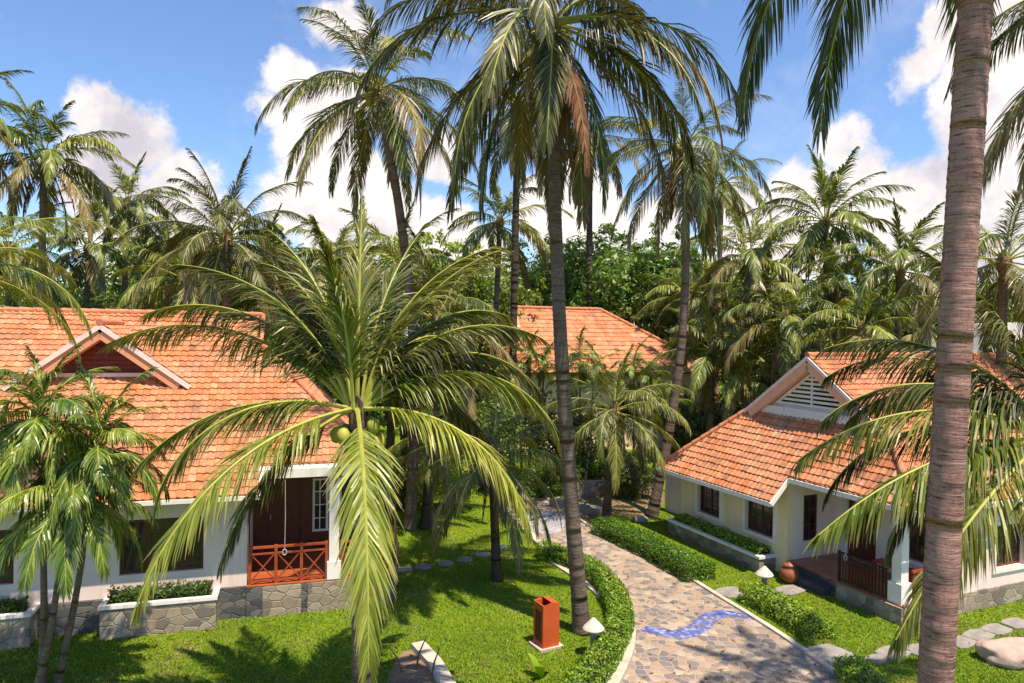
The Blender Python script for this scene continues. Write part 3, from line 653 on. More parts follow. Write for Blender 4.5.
# ------------------------------------------------------------------ right bungalow
O2=Vector((5.3,25.0,0)); ang2=math.atan2(-.919,.394)
H2=empty('bungalow',O2,ang2,'bungalow right of the paved path with louvred white gable and shaded veranda','house','orange-roofed bungalows')
M2=Matrix.Translation(O2)@Matrix.Rotation(ang2,4,'Z')
mb=MB(); A=(1.3,2.45,.92,1.95); B=(3.65,4.85,.92,1.95); wy=.75
wallx(mb,.35,5.4,wy,.2,0,2.95,[A,B]); mb.build('wall',M['creamwall'],H2)
mb=MB(); wally(mb,wy+.2,10,.35,.2,0,2.6); wally(mb,wy+.2,2.7,5.2,.2,0,3.3,[(1.35,1.9,.95,2.3)]); wallx(mb,5.4,9.1,2.7,.2,0,3.3,[(5.75,6.75,.45,2.35),(7.5,8.4,1.0,2.2)]); wally(mb,2.9,11,8.9,.2,0,3.2,[(4.2,5.4,.95,2.1),(7.2,8.4,.95,2.1)]); wallx(mb,.35,9.1,11,.2,0,3.2)
wallx(mb,-2.2,.35,1.9,.18,0,1.95)
mb.build('wall',M['pinkwall'],H2)
window(H2,A[0],A[1],wy,A[2],A[3],cols=2); window(H2,B[0],B[1],wy,B[2],B[3],cols=2)
window(H2,1.35,1.9,5.4,.95,2.3,axis='y',cols=1,rows=3,out=1,surround=False,depth=.03)
window(H2,7.5,8.4,2.7,1.0,2.2,cols=2)
for a in (4.2,7.2): window(H2,a,a+1.2,9.1,.95,2.1,axis='y',out=1,cols=2)
d=MB(); d.box(5.75,6.75,2.78,2.83,.45,2.35); d=d.build('door',M['wood_dark'],H2); mb=MB(); mb.tube([(6.62,2.75,1.35),(6.62,2.75,1.5)],[.014,.014],6); mb.build('handle',M['kerb'],d)
mb=MB(); mb.box(5.4,9.1,.75,2.7,0,.42); pb=mb.build('plinth',M['stone_dark'],H2)
mb=MB(); mb.box(5.45,7.0,.45,.747,0,.22); mb.build('step',M['stone_dark'],H2)
for q in ((7.2,9.14,.68,.748,0,.42),(9.1,9.16,.75,11,0,.5)):
    mb=MB(); mb.box(*q); mb.build('stone_facing',M['stone'],pb)
mb=MB(); mb.box(5.4,9.1,.75,2.7,.422,.45); mb.build('veranda_floor',M['floor'],H2)
mb=MB(); mb.box(8.72,8.98,.85,1.11,.45,2.86); mb.box(8.66,9.04,.79,1.17,.452,.95); mb.build('post',M['white'],H2)
mb=MB(); mb.box(5.4,9.08,.8,1.0,2.72,2.9); mb.box(8.86,9.08,1.0,2.7,2.72,2.9); mb.build('beam',M['white'],H2)
mb=MB(); mb.box(5.42,9.05,1.0,2.7,2.8,2.84); mb.build('porch_ceiling',M['soffit'],H2)
mb=MB(); mb.box(7.2,8.66,.76,.81,1.2,1.25); mb.box(7.2,8.66,.765,.805,.5,.53)
for k in range(15): x=7.22+k*.1; mb.box(x-.012,x+.012,.773,.797,.53,1.2)
mb.box(7.17,7.23,.755,.815,.45,1.27); mb.build('railing',M['rail_black'],H2)
mb=MB(); mb.box(9.0,9.06,1.17,2.7,1.2,1.26); mb.box(9.01,9.05,1.17,2.7,.5,.54)
for k in range(14): y=1.25+k*.105; mb.box(9.015,9.045,y-.014,y+.014,.54,1.2)
mb.build('railing',M['wood_red'],H2)
# veranda bench
bn=empty('bench',M2@Vector((7.8,2.2,.45)),ang2,'low dark wooden bench against the back of the right veranda','bench')
mb=MB(); mb.box(-.6,.6,-.2,.2,.38,.43); mb.build('seat',M['wood_red'],bn)
for sx in (-.52,.52):
    for sy in (-.15,.15): mb=MB(); mb.box(sx-.03,sx+.03,sy-.03,sy+.03,0,.38); mb.build('leg',M['wood_red'],bn)
# planter
mb=MB(); mb.box(.5,4.95,.12,.75,0,.42); mb.box(.6,4.85,.22,.7,.42,.44,1); pl=mb.build('planter',[M['stone'],M['soil']],H2)
mb=MB(); mb.box(.46,4.99,.08,.22,.42,.50); mb.box(.46,.6,.22,.75,.42,.5); mb.box(4.85,4.99,.22,.75,.42,.5); mb.build('coping',M['white'],pl)
hedge_fill('planter_shrubs','yellow-green shrubs in the white-edged planter along the right bungalow windows',0,.62,4.83,.24,.7,.44,.66,M2,M['hedge'],2600,.05,5,group='shrubs in window planters')
z2=lambda dd:2.25+1.11*dd
Gz=z2(2.16); Ap=6.4; sm=4.95
rf=tiled([[(0,0,2.25),(5.5,0,2.25),(5.5,.6,z2(.6)),(.694,.6,z2(.6))],[(.694,.6,z2(.6)),(9.53,.6,z2(.6)),(7.4,2.16,Gz),(2.5,2.16,Gz)]],'roof',H2,th=.235)
tiled([[(9.53,.6,z2(.6)),(9.53,11.3,z2(.6)),(7.4,11.3,Gz),(7.4,2.16,Gz)]],'roof',H2,th=.235)
tiled([[(7.6,1.85,Gz-.14),(7.6,11.3,Gz-.14),(sm,11.3,Ap),(sm,1.85,Ap)]],'roof',H2,th=.235)
tiled([[(2.3,1.85,Gz-.14),(sm,1.85,Ap),(sm,11.3,Ap),(2.3,11.3,Gz-.14)]],'roof',H2,th=.235)
tiled([[(0,0,2.25),(2.5,2.16,Gz),(2.5,11.3,Gz),(0,11.3,2.25)]],'roof',H2,th=.235)
ridge([(sm,1.82,Ap+.03),(sm,11.3,Ap+.03)],rf); ridge([(0,0,2.3),(2.31,2.0,z2(2.0)+.05)],rf,name='hip_cap'); ridge([(9.53,.6,z2(.6)+.04),(7.6,2.0,z2(2.0)+.06)],rf,name='hip_cap')
gs=(Ap-Gz)/2.45
mb=MB(); mb.add([(2.6,2.12,Gz-.1),(7.3,2.12,Gz-.1),(sm,2.12,Ap-.15),(2.6,2.25,Gz-.1),(7.3,2.25,Gz-.1),(sm,2.25,Ap-.15)],[(0,1,2),(5,4,3),(0,3,4,1),(1,4,5,2),(2,5,3,0)])
mb.box(2.5,7.4,1.98,2.12,Gz-.2,Gz+.09)
gb=mb.build('gable',M['white'],H2)
mb=MB(); mb.add([(sm-1.35,2.105,Gz+.22),(sm+1.35,2.105,Gz+.22),(sm,2.105,Gz+.22+1.35*gs)],[(0,1,2)]); mb.build('louvre_shade_sheet',M['glass'],gb)  # flat near-black sheet on the gable, imitating shade behind the slats
mb=MB(); k=0
for i in range(7):
    zz=Gz+.22+i*.135; hw=1.35-(zz-Gz-.22)/gs
    if hw>.1: beam(mb,(sm-hw,2.08,zz),(sm+hw,2.08,zz),.05,.07)
for sx in (-1,1): beam(mb,(sm+sx*1.42,2.07,Gz+.2),(sm,2.07,Gz+.26+1.35*gs),.07,.07)
beam(mb,(sm,2.06,Gz+.2),(sm,2.06,Gz+.2+1.35*gs),.05,.06,up=Vector((0,1,0)))
mb.build('louvre',M['white'],gb)
mb=MB()
for sx in (-1,1): beam(mb,(sm,1.98,Ap-.26),(sm+sx*2.45,1.98,Ap-.26-2.45*gs),.30,.28)
mb.build('gable_lining',M['pinktrim'],H2)
mb=MB()
for sx in (-1,1): beam(mb,(sm,1.82,Ap-.07),(sm+sx*2.66,1.82,Ap-.07-2.66*gs),.05,.10)
mb.build('gable_trim',M['pinkwhite'],H2)
mb=MB(); beam(mb,(-.02,-.03,2.17),(5.52,-.03,2.17),.05,.13); beam(mb,(5.53,-.03,2.17),(5.53,.62,z2(.6)-.08),.05,.13); beam(mb,(5.56,.57,z2(.6)-.08),(9.58,.57,z2(.6)-.08),.05,.13); beam(mb,(9.57,.6,z2(.6)-.08),(9.57,11.3,z2(.6)-.08),.05,.13); mb.build('fascia',M['white'],H2)
rope(M2,7.45,.72,1.1,2.75,'pale rope hanging beside the black railing of the right veranda')
rope(M2,9.2,1.6,1.1,2.7,'pale rope hanging over the red side railing of the right veranda')
# pots
def pot(u,v,s,mat,label,lid):
    p=G(u,v); e=empty('clay_jar' ,p,0,label,'jar','glazed jars by the right bungalow')
    mb=MB(); mb.lathe([(.0,0),(.14*s,0),(.25*s,.14*s),(.29*s,.28*s),(.24*s,.42*s),(.15*s,.5*s),(.18*s,.53*s),(.17*s,.55*s),(.0,.52*s)],22); mb.build('body',M[mat],e,True)
    if lid: mb=MB(); mb.lathe([(.2*s,.55*s),(.17*s,.6*s),(.04*s,.63*s),(.03*s,.7*s),(.05*s,.74*s),(0,.77*s)],16); mb.build('lid',M[mat],e,True)
pot(789,583,.95,'clay','round red-brown clay jar with a lid beside the veranda steps',True)
pot(677,533,.9,'claydark','dark brown jar at the far end of the long planter',False)
# ------------------------------------------------------------------ far bungalow
H3=empty('bungalow',(-.2,43,0),R_(15),'distant bungalow with orange hipped roof between the palm trunks','house','orange-roofed bungalows')
X0,X1=-2.3,12.6; ze=4.7; zt=8.5; yb0=-3.5; yr=.6; zg=6.5; gx0=.5; yg=yb0+(zg-ze)/(zt-ze)*(yr-yb0); hx=X0+(gx0-X0)
rf=tiled([[(X0,yb0,ze),(X1,yb0,ze),(X1-(X1-6.2)*(zg-ze)/(zt-ze),yg,zg),(gx0,yg,zg)],[(gx0,yg,zg),(X1-(X1-6.2)*(zg-ze)/(zt-ze),yg,zg),(6.2,yr,zt),(gx0,yr,zt)]],'roof',H3,tw=.3,th=.38)
tiled([[(X1,yb0,ze),(X1,yr+4.1,ze),(6.2,yr,zt)]],'roof',H3,tw=.3,th=.38); tiled([[(X0,yb0,ze),(gx0,yg,zg),(gx0,2*yr-yg,zg),(X0,yr+4.1,ze)]],'roof',H3,tw=.3,th=.38)
tiled([[(X0,yr+4.1,ze),(gx0,2*yr-yg,zg),(6.2,2*yr-yg,zg),(X1,yr+4.1,ze)],[(gx0,2*yr-yg,zg),(gx0,yr,zt),(6.2,yr,zt)]],'roof',H3,tw=.3,th=.38)
ridge([(gx0-.2,yr,zt+.05),(6.2,yr,zt+.05),(X1,yb0,ze+.05)],rf,.11); ridge([(gx0,yg,zg+.04),(X0,yb0,ze+.04)],rf,.11,name='hip_cap')
mb=MB(); a_,b_=gx0-.02,gx0+.15
mb.add([(a_,yg,zg),(a_,2*yr-yg,zg),(a_,yr,zt-.08),(b_,yg,zg),(b_,2*yr-yg,zg),(b_,yr,zt-.08)],[(0,1,2),(5,4,3),(0,3,4,1),(1,4,5,2),(2,5,3,0)]); mb.build('gable',M['white'],H3)
mb=MB()
for q in (yg-.1,2*yr-yg+.1): beam(mb,(gx0-.15,yr,zt-.06),(gx0-.15,q,zg-.12),.3,.22)
mb.build('gable_trim',M['pinktrim'],H3)
mb=MB(); wallx(mb,X0+.9,X1-.9,yb0+.9,.2,0,ze+.15,[(0,1.6,1.6,3.2),(6,7.6,1.6,3.2)]); wally(mb,yb0+1.1,yr+3,X0+.9,.2,0,ze); wally(mb,yb0+1.1,yr+3,X1-1.1,.2,0,ze); wallx(mb,X0+.9,X1-.9,yr+3,.2,0,ze); mb.build('wall',M['creamwall'],H3)
for a in (0,6): window(H3,a,a+1.6,yb0+.9,1.6,3.2,cols=2)
# grey thatched far building at right
c=PY(1000,338,40); H4=empty('pavilion',(c.x,40,0),R_(10),'distant pavilion with a weathered grey roof at the right edge','building')
mb=MB(); zz=c.z; mb.add([(-3.5,-3,zz-1.2),(3.5,-3,zz-1.2),(3.5,3,zz-1.2),(-3.5,3,zz-1.2),(-1.5,0,zz+.9),(1.5,0,zz+.9)],[(0,1,5,4),(1,2,5),(2,3,4,5),(3,0,4),(3,2,1,0)]); mb.build('roof',M['greyroof'],H4)
for x in (-3,3):
    for y in (-2.5,2.5): mb=MB(); mb.box(x-.12,x+.12,y-.12,y+.12,0,zz-1.2); mb.build('post',M['white'],H4)
# garden wall
a=G(574,497);b=G(655,490); mb=MB(); beam(mb,(a.x,a.y,.3),(b.x,b.y,.3),.35,.62); w=mb.build('garden_wall',M['stone']); tag(w,'low grey-brown stone garden wall between the small palm and the right bungalow','wall')
a=G(553,505);b=G(600,516); mb=MB(); beam(mb,(a.x,a.y,.14),(b.x,b.y,.14),.5,.3); w=mb.build('garden_wall',M['slab']); tag(w,'short low stone ledge in front of the stone wall at the path bend','wall')
# ------------------------------------------------------------------ hedges
def hedge(pxs,w,h,label,seed,dens=1150):
    rnd=random.Random(seed); line=crom([G(*p) for p in pxs],6); o0=line[0].copy(); line=[p-o0 for p in line]; mb=MB(); N=len(line)
    cum=[0]
    for a,b in zip(line,line[1:]): cum.append(cum[-1]+(b-a).length)
    Lh=cum[-1]
    prof=[(-.46,.02),(-.5,.55),(-.42,.9),(-.2,1.0),(.2,1.0),(.42,.9),(.5,.55),(.46,.02)]
    def fr(d):
        k=0
        while k<N-2 and cum[k+1]<d: k+=1
        f=(d-cum[k])/(cum[k+1]-cum[k]); p=line[k].lerp(line[k+1],f); t=(line[k+1]-line[k]).normalized(); return p,Vector((t.y,-t.x,0)),t
    vs=[];K=int(Lh/.2)+2
    for i in range(K):
        p,s,t=fr(.22+i*(Lh-.44)/(K-1)); q=.80+.05*math.sin(i*1.3)
        if i in (0,K-1): q*=.4
        for x,z in prof: vs.append(p+s*x*w*q+Vector((0,0,z*h*(q+.08))))
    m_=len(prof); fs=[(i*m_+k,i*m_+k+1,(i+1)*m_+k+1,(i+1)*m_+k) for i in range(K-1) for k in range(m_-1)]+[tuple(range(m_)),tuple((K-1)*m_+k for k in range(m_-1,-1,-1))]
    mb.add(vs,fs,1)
    for _ in range(int(Lh*(w+2*h)*dens)):
        d=rnd.uniform(-.08,Lh+.08) ; p,s,t=fr(max(0,min(Lh,d))); p=p+t*(d-max(0,min(Lh,d)))
        f=rnd.random()*(w+1.6*h)
        lump=1+.04*math.sin(d*3.1+seed)+.03*math.sin(d*7.7)
        if f<w: x=(f/w-.5)*1.0; z=h*lump*(1-.35*(2*x)**4)+rnd.uniform(-.07,.05); nb=Vector((0,0,1))
        elif f<w+.8*h: z=(f-w)/(.8*h)*h*.95; x=-.5*lump+rnd.uniform(-.06,.06); nb=-s
        else: z=(f-w-.8*h)/(.8*h)*h*.95; x=.5*lump+rnd.uniform(-.06,.06); nb=s
        q=p+s*x*w+Vector((0,0,max(.01,z)))
        if rnd.random()<2*w*h/(Lh*(w+2*h)):
            e_=rnd.random()<.5; pe,se,te=fr(0 if e_ else Lh); q=pe+te*((-1 if e_ else 1)*rnd.uniform(-.12,.1))+se*rnd.uniform(-.5,.5)*w+Vector((0,0,rnd.uniform(.02,.98)*h)); nb=te*(-1 if e_ else 1)
        nn=(nb+Vector((rnd.uniform(-.9,.9),rnd.uniform(-.9,.9),rnd.uniform(-.3,.9)))).normalized()
        a=nn.cross(Vector((rnd.uniform(-1,1),rnd.uniform(-1,1),rnd.uniform(-1,1)))).normalized(); b=nn.cross(a); z_=.033*rnd.uniform(.6,1.35)
        mb.add([q-a*z_,q-b*z_*.55,q+a*z_,q+b*z_*.55],[(0,1,2,3)],0)
    o=mb.build('hedge',[M['hedge'],M['core']],loc=o0); tag(o,label,'hedge','clipped hedges along the path')
hedge([(543,556),(572,567),(596,580),(613,602),(620,630),(606,664),(584,694),(560,720)],.58,.45,'long curving clipped hedge around the lawn inside the path bend',1)
hedge([(603,532),(632,545),(662,560),(700,581)],.95,.5,'clipped hedge right of the path, far one beside the long planter',2)
hedge([(752,600),(775,612),(800,626),(820,640)],.8,.42,'clipped hedge right of the path in front of the veranda',3)
hedge([(852,678),(872,700),(900,730)],.7,.45,'short hedge at the bottom edge left of the near trunk',4)
# ------------------------------------------------------------------ lamps, bin, rock, small plant, stakes
def lamp(u,v,label):
    p=G(u,v); e=empty('garden_lamp',p,0,label,'garden lamp','mushroom garden lamps')
    mb=MB(); mb.lathe([(0.0,0),(.12,0),(.12,.04),(.075,.06),(.07,.5),(.0,.5)],16); mb.build('post',M['lamppost'],e,True)
    e.scale=(1,1,1.22)
    mb=MB(); mb.lathe([(.0,.47),(.22,.47),(.235,.5),(.2,.54),(.08,.64),(.03,.68),(.0,.69)],20); mb.build('lamp_shade',M['lampcap'],e)
lamp(593,656,'mushroom garden lamp at the foot of the tall central palm'); lamp(764,597,'mushroom garden lamp on the grass beside the right hedge')
p=G(546,646); e=empty('litter_bin',p,R_(28),'orange-red square litter bin standing on the left lawn','litter bin')
mb=MB(); mb.box(-.3,.3,-.26,.26,0,.06); mb.build('base',M['kerb'],e)
mb=MB(); w=.21
mb.box(-w,w,-w,w,.06,.1); mb.box(w-.03,w,-w,w,.1,1.0); mb.box(-w,w-.03,w-.03,w,.1,1.0); mb.box(-w,w-.03,-w,-w+.03,.1,1.0); mb.box(-w,-w+.03,-w+.03,w-.03,.1,.16); mb.box(-w,-w+.03,-w+.03,w-.03,.84,1.0)
for y in (-w+.03,w-.07): mb.box(-w,-w+.03,y,y+.04,.16,.84)
mb.add([(-w,-w,1),(w,-w,1),(w,w,1),(-w,w,1),(0,-w,1.05),(0,w,1.05)],[(0,1,4),(1,2,5,4),(2,3,5)])
mb.build('body',M['binorange'],e)
mb=MB(); mb.box(-w+.012,-w+.03,-w+.07,w-.07,.16,.84)
for k in range(5): yy=-w+.08+k*.055; mb.box(-w+.005,-w+.012,yy,yy+.04,.17,.83)
mb.build('slatted_door',M['binwood'],e)
def rock(u,v,s,label,seed,mat='rock',loc=None,group=None):
    p=loc or G(u,v); bm=bmesh.new(); bmesh.ops.create_icosphere(bm,subdivisions=4,radius=1)
    from mathutils import noise as mn
    for vv in bm.verts:
        q=vv.co.copy(); k=1+.28*mn.noise(q*1.1+Vector((seed,0,0)))+.10*mn.noise(q*3+Vector((seed,0,0))); vv.co=Vector((q.x*s[0]*k,q.y*s[1]*k,q.z*s[2]*k+s[2]*.55))
    me=bpy.data.meshes.new('rock'); bm.to_mesh(me); bm.free(); me.materials.append(M[mat]); me.polygons.foreach_set('use_smooth',[True]*len(me.polygons))
    o=link('boulder',me,None,p); tag(o,label,'rock',group)
rock(1016,662,(.75,.42,.32),'smooth pink boulder on the right lawn at the photo edge',3)
p=G(541,678); e=empty('leafy_plant',p,0,'small broad-leaved plant on the lawn below the litter bin','plant')
for k,(a,l) in enumerate(((.3,.5),(2.6,.42),(4.4,.38))):
    mb=MB(); vs=[]
    for i in range(9):
        t=i/8; r=.22*t+.1*t*t; z=l*math.sin(t*1.5); w=.10*math.sin(math.pi*min(1,t+.03))**.7
        c=Vector((math.cos(a)*r,math.sin(a)*r,z)); s=Vector((-math.sin(a),math.cos(a),0)); vs+=[c-s*w,c+Vector((0,0,-.02)),c+s*w]
    mb.add(vs,[(i*3+j,i*3+j+1,i*3+j+4,i*3+j+3) for i in range(8) for j in (0,1)]); mb.build('leaf',M['hedge'],e,True)
sk=[('thin bent stake left in the bare soil patch',402,672,.5,-.2),('taller dark stake in the middle of the bare soil patch',416,670,.7,.15),('short dark stake next to the edging plank',432,676,.55,.1)]
for i,(l,u,v,h,lean) in enumerate(sk):
    p=G(u,v); mb=MB(); mb.tube([(0,0,0),(lean*.4,0,h*.5),(lean*1.4,.05,h)],[.022,.018,.01],6); tag(mb.build('garden_stake',M['branch'],loc=p),l,'stake','stakes in the soil patch')
# ------------------------------------------------------------------ palms
def foot(u,v): return G(u,v)
# tall central palm
b=foot(582,632); t=PY(551,26,b.y-.2)
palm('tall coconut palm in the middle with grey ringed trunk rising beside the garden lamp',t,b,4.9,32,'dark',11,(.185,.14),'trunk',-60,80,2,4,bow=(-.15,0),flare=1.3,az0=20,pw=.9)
# near trunk, crown above the frame
b=Vector((3.33,5.6,0)); t=Vector((3.74,5.6,11.9))
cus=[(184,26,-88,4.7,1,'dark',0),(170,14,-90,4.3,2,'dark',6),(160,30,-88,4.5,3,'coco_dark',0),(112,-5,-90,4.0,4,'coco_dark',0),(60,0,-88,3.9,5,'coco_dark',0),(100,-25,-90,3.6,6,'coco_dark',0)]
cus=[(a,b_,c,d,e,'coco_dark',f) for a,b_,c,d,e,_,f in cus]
palm('very close thick pinkish palm trunk crossing the whole right side of the photo',t,b,4.4,11,'coco',21,(.136,.122),'trunk_red',32,80,0,0,bow=(-.03,0),group=None,rings=.08,custom=cus,flare=1.2,grv=1.3,nl=175,lw=.02)
# hero palm with hanging fronds
t=PY(357,412,11.0); b=Vector((t.x+.05,11.5,0))
cus=[(4,38,-74,3.75,1,'coco_bright',6),(-18,5,-78,3.5,2,'coco_bright',-6),(-74,-18,-88,4.1,3,'coco_bright',0),(232,-5,-72,4.1,4,'coco_bright',0),(205,16,-84,3.5,5,'coco',0),(172,44,-28,4.5,6,'coco',4),
 (150,64,-10,4.0,7,'coco',0),(100,88,55,3.7,8,'coco',0),(60,82,30,3.6,9,'coco',15),(160,82,25,3.6,10,'coco',-15),(20,78,15,3.6,24,'coco',0),(250,84,50,3.0,31,'coco',0),(28,44,-60,3.4,25,'coco_dark',0),(75,45,-40,4.2,26,'coco',0),(125,50,-35,4.2,27,'coco_dark',0),(140,68,5,3.9,28,'coco',0),(178,58,-22,3.9,29,'coco',0),(5,60,-30,3.4,30,'coco_dark',0),(35,64,-20,3.5,11,'coco',0),(62,52,-40,3.7,12,'coco',0),(20,50,-60,3.5,14,'coco',-10),
 (190,12,-55,3.5,15,'coco',0),(90,30,-60,4.0,16,'coco_dark',0),(45,20,-80,3.3,18,'coco_dark',0),(215,-25,-80,3.0,20,'coco_dark',0),(10,72,20,3.5,21,'coco',0),(190,70,0,3.6,22,'coco',0)]
palm('young coconut palm in the centre foreground with green coconuts and a frond hanging straight down',t,b,4,0,'coco',31,(.17,.13),'trunk',custom=cus,nofrond=True,nuts=9,dead=1,group=None)
# tall ones behind
t=PY(378,92,24); palm('tall coconut palm left of the central one with a leaning trunk against the clouds',t,(t.x+1.2,24.5,0),4.6,26,'coco',41,(.2,.15),'trunk',-55,82,1,5,bow=(.6,0),pw=.85)
b=foot(652,516); t=PY(684,150,b.y); palm('tall slim coconut palm behind the right hedge with a kinked foot',t,b,4.3,24,'coco',52,(.2,.14),'trunk',-62,82,5,0,bow=(.55,0),pw=.8)
t=PY(518,105,33); palm('slim dark coconut palm close behind the central trunk on its left',t,(t.x-.1,33,0),4.4,20,'dark',61,(.2,.16),'trunk_dark',-60,70,6,0,bow=(0,0))
t=PY(590,140,52); palm('brown shaggy coconut palm behind the central trunk on its right',t,(t.x+.2,52,0),5.2,20,'dark',62,(.26,.22),'trunk_dark',-62,65,8,0)
t=PY(722,185,51); palm('coconut palm with drooping dry fronds right of the slim kinked one',t,(t.x-.2,51,0),5.0,20,'coco',63,(.2,.16),'trunk_red',-60,75,6,0)
# left background
back=[('coconut palm with dry brown skirt rising behind the left roof ridge',44,158,33,4.4,26,'far',3,34),
 ('smaller coconut palm just right of the brown-skirted one behind the left roof',128,205,42,4.1,20,'far',1,125),
 ('short vivid palm with stiff upright leaves behind the right end of the left roof',226,240,26,3.9,30,'dark',0,226),
 ('coconut palm cut off by the left edge of the photo above the roof',-52,112,30,4.0,20,'far',0,-25),
 ('pale green coconut palm standing against the sky behind the central young palm',500,222,38,4.2,20,'far',0,497),
 ('tallest coconut palm of the right background, crown against the white cloud',826,222,38,4.7,28,'far',0,830),
 ('upright feathery coconut palm left of the tallest one in the right background',748,258,37,4.4,22,'far',0,745),
 ('coconut palm right of the tallest one, beside the near trunk',900,272,33,4.4,22,'far',0,900),
 ('low coconut palm with pale drooping fronds behind the louvred gable',786,318,34,4.2,20,'far',1,786),
 ('low spreading coconut palm behind the hip of the right bungalow roof',712,352,37,4.0,20,'far',1,712),
 ('low coconut palm right above the ridge of the right bungalow',862,330,31,3.9,18,'far',0,862),
 ('small coconut palm at the end of the grass behind the right bungalow',745,378,36,3.6,18,'far',0,745),
 ('coconut palm right of the near trunk against the cloud',1004,262,24,4.0,20,'coco',0,1004),
 ('bushy coconut palm rising behind the left of the young central palm',292,300,27,4.0,18,'coco',0,292),
 ('dark green coconut palm directly behind the young central palm',438,318,25,4.1,20,'coco',0,438),
 ('distant low coconut palm between the far bungalow and the slim kinked palm',690,300,46,4.2,18,'far',0,690),
 ('distant coconut palm left of the near trunk low in the background',925,330,45,4.4,18,'far',0,925),
 ('distant coconut palm behind the short vivid palm at the left',170,250,45,4.2,18,'far',0,170)]
back+=[('hazy low coconut palm behind the left roof, between the brown-skirted palm and the smaller one',88,248,41,4.4,20,'far',0,90),
 ('low coconut palm at the far left edge just above the left roof',8,250,39,4.4,20,'far',1,8),
 ('pale drooping coconut palm right of the short vivid palm',266,262,38,4.4,20,'far',0,268),
 ('low coconut palm between the short vivid palm and the smaller left palm',186,282,34,4.2,20,'far',0,186),
 ('coconut palm showing under the leaning tall palm crown',398,272,37,4.4,20,'far',0,400),
 ('coconut palm low behind the upright fronds of the young central palm',338,262,40,4.4,20,'far',0,338),
 ('low coconut palm over the louvred gable, left of the one beside the near trunk',835,292,36,4.2,20,'far',0,835),
 ('feathery coconut palm low beside the right flank of the distant bungalow',712,300,41,4.2,20,'far',0,712)]
for i,(l,u,v,Y,L,n,lib,dd,ub) in enumerate(back):
    t=PY(u,v,Y); fx=PY(ub,v,Y).x
    palm(l,t,(fx+random.Random(i).uniform(-.4,.4),Y,0),L,n,lib,100+i,(.2,.15),'trunk',-38 if lib=='far' else -48,84,dd,0,group='background coconut palms',pw=.95)
t=PY(-45,268,13); palm('palm cut off by the left edge whose yellowish frond hangs over the left roof',t,(t.x-.3,13.2,0),3.0,16,'bright',97,(.13,.1),'trunk',-20,78,0,0,group=None)
# crown just right of frame, high, and young palm at the lower right
t=PY(1165,-10,10); palm('coconut palm cut off by the upper right corner, only its fronds showing',t,(t.x+.3,10.2,0),3.7,22,'dark',71,(.18,.14),'trunk',-60,75,0,0,group=None)
t=PY(1058,438,9.2)
cus=[(176,38,-48,3.2,1,'coco_dark',-8),(186,20,-40,3.6,2,'coco',-5),(196,-2,-38,3.8,3,'coco_bright',-4),(212,-14,-62,3.9,4,'coco',-22),(232,0,-75,3.0,5,'coco_bright',0),(160,55,-25,3.2,6,'coco_dark',0),(140,50,-40,3.2,7,'coco_dark',0),(120,30,-50,3.2,8,'coco_dark',0),(150,10,-70,3.2,9,'coco_dark',0),
 (170,76,30,3.0,10,'coco_dark',0),(60,60,-30,3.4,11,'coco_dark',0),(10,30,-60,3.4,12,'coco_dark',0),(-40,20,-70,3.2,13,'coco',0),(270,70,10,3.0,14,'coco',0),(175,-10,-80,2.8,15,'coco_dark',0)]
palm('young coconut palm at the right edge whose fronds reach in front of the veranda',t,(t.x+.1,9.3,0),3.6,0,'coco',81,(.15,.12),'trunk_dark',custom=cus,nofrond=True,group=None,grv=1.35,nl=165,lw=.026)
# middle small palms
b=foot(606,522); t=PY(614,412,b.y); palm('small coconut palm with dark trunk beside the stone garden wall',t,b,3.3,22,'coco',91,(.16,.13),'trunk_dark',-35,84,0,0,group='small palms by the path')
b=foot(497,580); t=PY(492,462,b.y); palm('low shaggy palm on the left lawn at the end of the stepping stones',t,b,2.8,22,'coco',92,(.13,.11),'trunk_dark',-42,75,3,0,group='small palms by the path')
b=foot(425,528); t=PY(432,440,b.y); palm('small dark palm behind the young central palm on the back lawn',t,b,2.3,14,'coco',93,(.17,.14),'trunk_dark',-45,80,0,0,group='small palms by the path')
# areca-like clumps
def areca(label,pts,L,seed,n=13,r=(.06,.045),emin=-10,group='feathery garden palms',tm='trunk'):
    """one clump: several stems, one empty"""
    rnd=random.Random(seed); base=Vector(pts[0][1]); e=empty('areca_palm',base,0,label,'palm tree',group)
    for k,(top,bs) in enumerate(pts):
        top=Vector(top)-base; bs=Vector(bs)-base; side=(top-bs)
        link('trunk',trunk_mesh([bs,bs.lerp(top,.33)+Vector((.05,0,-.0)),bs.lerp(top,.66)+Vector((.03,0,0)),top],r[0],r[1],M[tm],.09,12,1.5,seed=seed+k),e)
        mb=MB(); mb.lathe([(r[1]*1.05,-.6),(r[1]*1.5,-.45),(r[1]*1.3,0),(r[1]*.6,.3)],10); mb.build('crown_shaft',M['rachis'],e,True,top)
        a=rnd.uniform(0,6.28)
        for i in range(n):
            t=(i+.5)/n; el=82-(82-emin)*t; me=pick(LIB['areca'],el,rnd); s=L/2.1*rnd.uniform(.85,1.1); a+=2.4
            link('frond',me,e,top+Vector((0,0,.15-.2*t)),(rnd.uniform(-.08,.08),rnd.uniform(-.08,.08),a),(s,s*rnd.choice((-1,1)),s))
def pp(u,v,Y,ub,vb): return (PY(u,v,Y),G(ub,vb))
areca('bushy feathery palm clump in front of the left bungalow with three slanting stems',
      [(PY(100,450,13.2),G(56,690)),(PY(40,420,13.0),G(42,692)),(PY(70,500,12.8),G(36,698))],1.8,5,24,(.07,.045),emin=-62,group=None)
